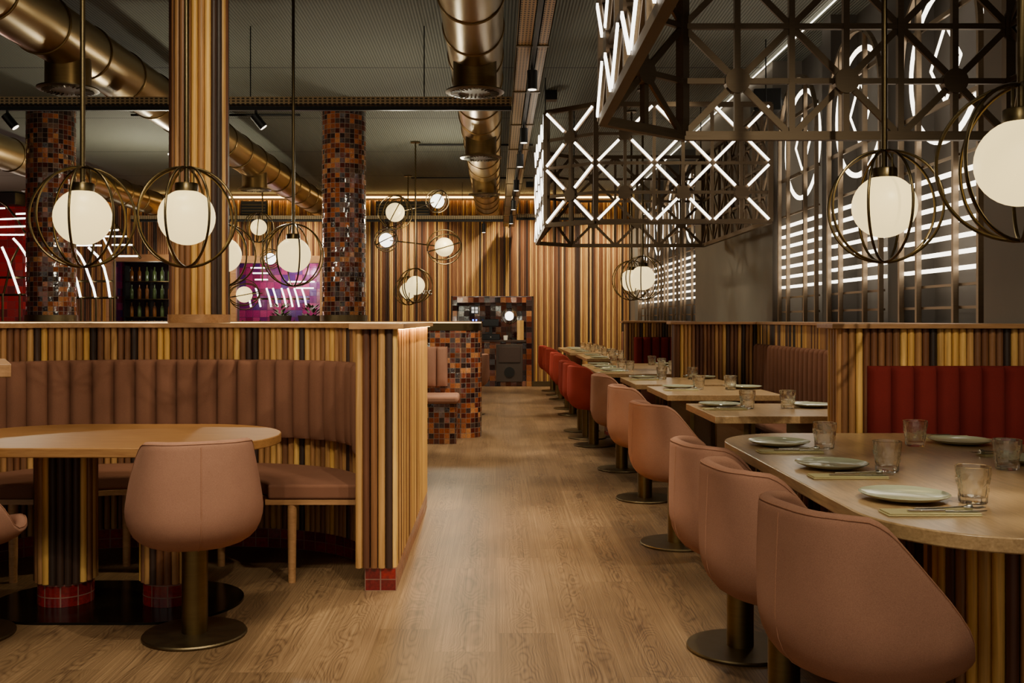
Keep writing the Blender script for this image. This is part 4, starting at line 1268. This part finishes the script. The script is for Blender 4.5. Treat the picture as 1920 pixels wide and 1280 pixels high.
# bottle shelf in window 1
bs = empty('back_bar_shelf', (-6.8, 20.1, 0), 0, 'dark back bar shelf unit behind the left opening', 'shelf')
for z in (1.0, 1.36, 1.72, 2.08): MB().box2(-.72, .72, -.12, .12, z - .015, z).build('shelf_board', M['brass'], bs, 0)
for x in (-.72, .72): MB().box2(x - .015, x + .015, -.12, .12, 0, 2.4).build('upright', M['black'], bs, 0)
b0 = {}
for r_, z in enumerate((1.0, 1.36, 1.72, 2.08)):
    for k in range(9):
        mt = M['bottle_g'] if random.random() < .6 else M['bottle_b']; key = mt.name
        loc = (-6.8 - .62 + k * .155, 20.1, z + .0005)
        lb = 'bottle number %d from the left on the %s back bar shelf' % (k + 1, ('lowest', 'second lowest', 'second highest', 'highest')[r_])
        lb = '%s bottle, %s from left, %s back bar shelf' % ('green' if mt is M['bottle_g'] else 'amber', ('first', 'second', 'third', 'fourth', 'fifth', 'sixth', 'seventh', 'eighth', 'ninth')[k], ('lowest', 'second lowest', 'second highest', 'highest')[r_])
        if key not in b0:
            b0[key] = MB().lathe([(0, 0), (.036, 0), (.038, .01), (.038, .18), (.03, .205), (.014, .225), (.013, .29), (0, .29)], 16).build('bottle', mt, None, 50)
            tag(b0[key], lb, 'bottle', 'bottles on the back bar'); b0[key].location = loc
        else: dup(b0[key], loc, 0, lb, 'bottles on the back bar')
# pots at the right of window 2
for i, (px, w) in enumerate(((526, .22), (583, .26))):
    p = at(px, 0, 19.75); e = empty('potted_plant', (p.x, 19.75, 1.0), 0, ('leafy plant in a dark pot on the left of the magenta opening sill', 'leafy plant in a dark pot at the right of the magenta opening sill')[i], 'plant', 'plants in the magenta opening')
    MB().lathe([(0, 0), (w * .8, 0), (w, .38), (w * .92, .38), (w * .88, .34), (0, .34)], 28).build('pot', M['pot'], e, 40)
    mb = MB()
    for k in range(46):
        a = random.random() * 6.28; q = random.random(); r = w * (.25 + .75 * q)
        d = Vector((math.cos(a), math.sin(a), .7)).normalized(); s = Vector((-math.sin(a), math.cos(a), 0)) * .03
        b = Vector((r * .7 * math.cos(a), r * .7 * math.sin(a), .34 + random.random() * .22))
        mb.add([b, b + d * .06 + s, b + d * .13, b + d * .06 - s], [(0, 1, 2, 3)])
    mb.build('leaves', M['leaf'], e, 0)
shf = MB().box2(-4.95, -3.5, 19.45, 20.05, .9, .999).build('sill_shelf', M['ledge'], None, 0); tag(shf, 'wooden sill shelf inside the magenta opening', 'shelf')
MB().box2(-4.9, -4.8, 19.7, 19.8, 0, .9).box2(-3.65, -3.55, 19.7, 19.8, 0, .9).build('support', M['ledge'], shf, 0)

# ------------------------------------------------------------------ lights
def spot(loc, aim, power, size=60, blend=.6, col=(1, .93, .69), rad=.03):
    l = bpy.data.lights.new('spot', 'SPOT'); l.energy = power; l.spot_size = math.radians(size); l.spot_blend = blend; l.color = col; l.shadow_soft_size = rad
    o = bpy.data.objects.new('lamp_spot', l); COL.objects.link(o); o.location = loc
    o.rotation_euler = Vector(aim).to_track_quat('-Z', 'Y').to_euler()
    return o
def point(loc, power, col=(1, .93, .69), rad=.1):
    l = bpy.data.lights.new('point', 'POINT'); l.energy = power; l.color = col; l.shadow_soft_size = rad
    o = bpy.data.objects.new('lamp_point', l); COL.objects.link(o); o.location = loc
    return o
for x, y, z in SP:
    spot((x, y, z - .02), (-.06, 0.02, -1), 105, 48, .7)
# near field spots outside the frame, the soft one added as fill
spot((.25, 2.6, 3.2), (-.25, .25, -1), 85, 95, .9)
spot((1.9, 1.6, 3.4), (-.25, .55, -1), 170, 95, .9)
spot((-1.2, 1.8, 3.4), (-.2, .8, -1), 78, 100, .9, rad=.25)  # soft unseen spot added as foreground fill
spot((-.6, 2.0, 3.4), (-.35, 1.0, -1), 50, 80, .9)
# booth tables
for x, y in ((1.6, 6.4), (1.6, 8.3), (1.6, 10.8), (1.6, 14), (1.6, 17)):
    spot((x, y, 3.6), (0, 0, -1), 55, 80, .8)
spot((-1.7, 4.2, 3.5), (0, .25, -1), 50, 90, .9, rad=.25)  # soft fill spot added over the left booth, no fitting
# cross tray spots
spot((at(480, 0, 8.24).x + .05, 8.15, 2.9), (.1, -.45, -.7), 60, 70, .8)
spot((at(14, 0, 8.24).x + .05, 8.15, 2.9), (.3, -.45, -.7), 60, 70, .8)
# wash on back wall
for x in (-5.5, -3.5, -1.5, .4, 2.0):
    spot((x, 18.0, 3.6), (0, .62, -1.0), 125, 95, .8, (1, .9, .64))
# unseen lamps added for column sparkle and general warm fill
spot((.25, 5.6, 2.95), (-.75, .1, -2.1), 110, 66, .8, (1, .88, .56)); spot((.25, 6.6, 2.95), (-.75, -.4, -2.1), 75, 66, .8, (1, .88, .56)); spot((.25, 9.5, 2.95), (-.85, .95, -2.2), 80, 50, .8)
point((-3.2, 9.4, 2.2), 26); point((-.9, 9.2, 2.6), 10); spot((-.8, 4.2, 3.5), (-.99, 1.75, -1.0), 45, 60, .9); spot((.1, 1.0, 3.2), (.75, 1.9, -2.6), 70, 70, .9); point((-4.6, 13.5, 2.6), 60); point((-.6, 13.0, 2.6), 40)
point((-4.0, 20.2, 2.3), 14, (1, .6, .85)); point((-6.8, 19.7, 2.2), 3)
point((-9.5, 16.5, 2.2), 40, (1, .7, .6))

w = bpy.data.worlds.new('world'); scene.world = w; w.use_nodes = True
bg = w.node_tree.nodes['Background']; bg.inputs[0].default_value = (1.0, .93, .75, 1); bg.inputs[1].default_value = .27

vs = scene.view_settings
vs.view_transform = 'AgX'
vs.look = 'AgX - Base Contrast'
vs.exposure = 1.2
try:
    scene.cycles.use_denoising = True
    scene.cycles.max_bounces = 8; scene.cycles.transmission_bounces = 8; scene.cycles.caustics_reflective = False; scene.cycles.caustics_refractive = False
    scene.cycles.sample_clamp_indirect = 4.0
except Exception: pass
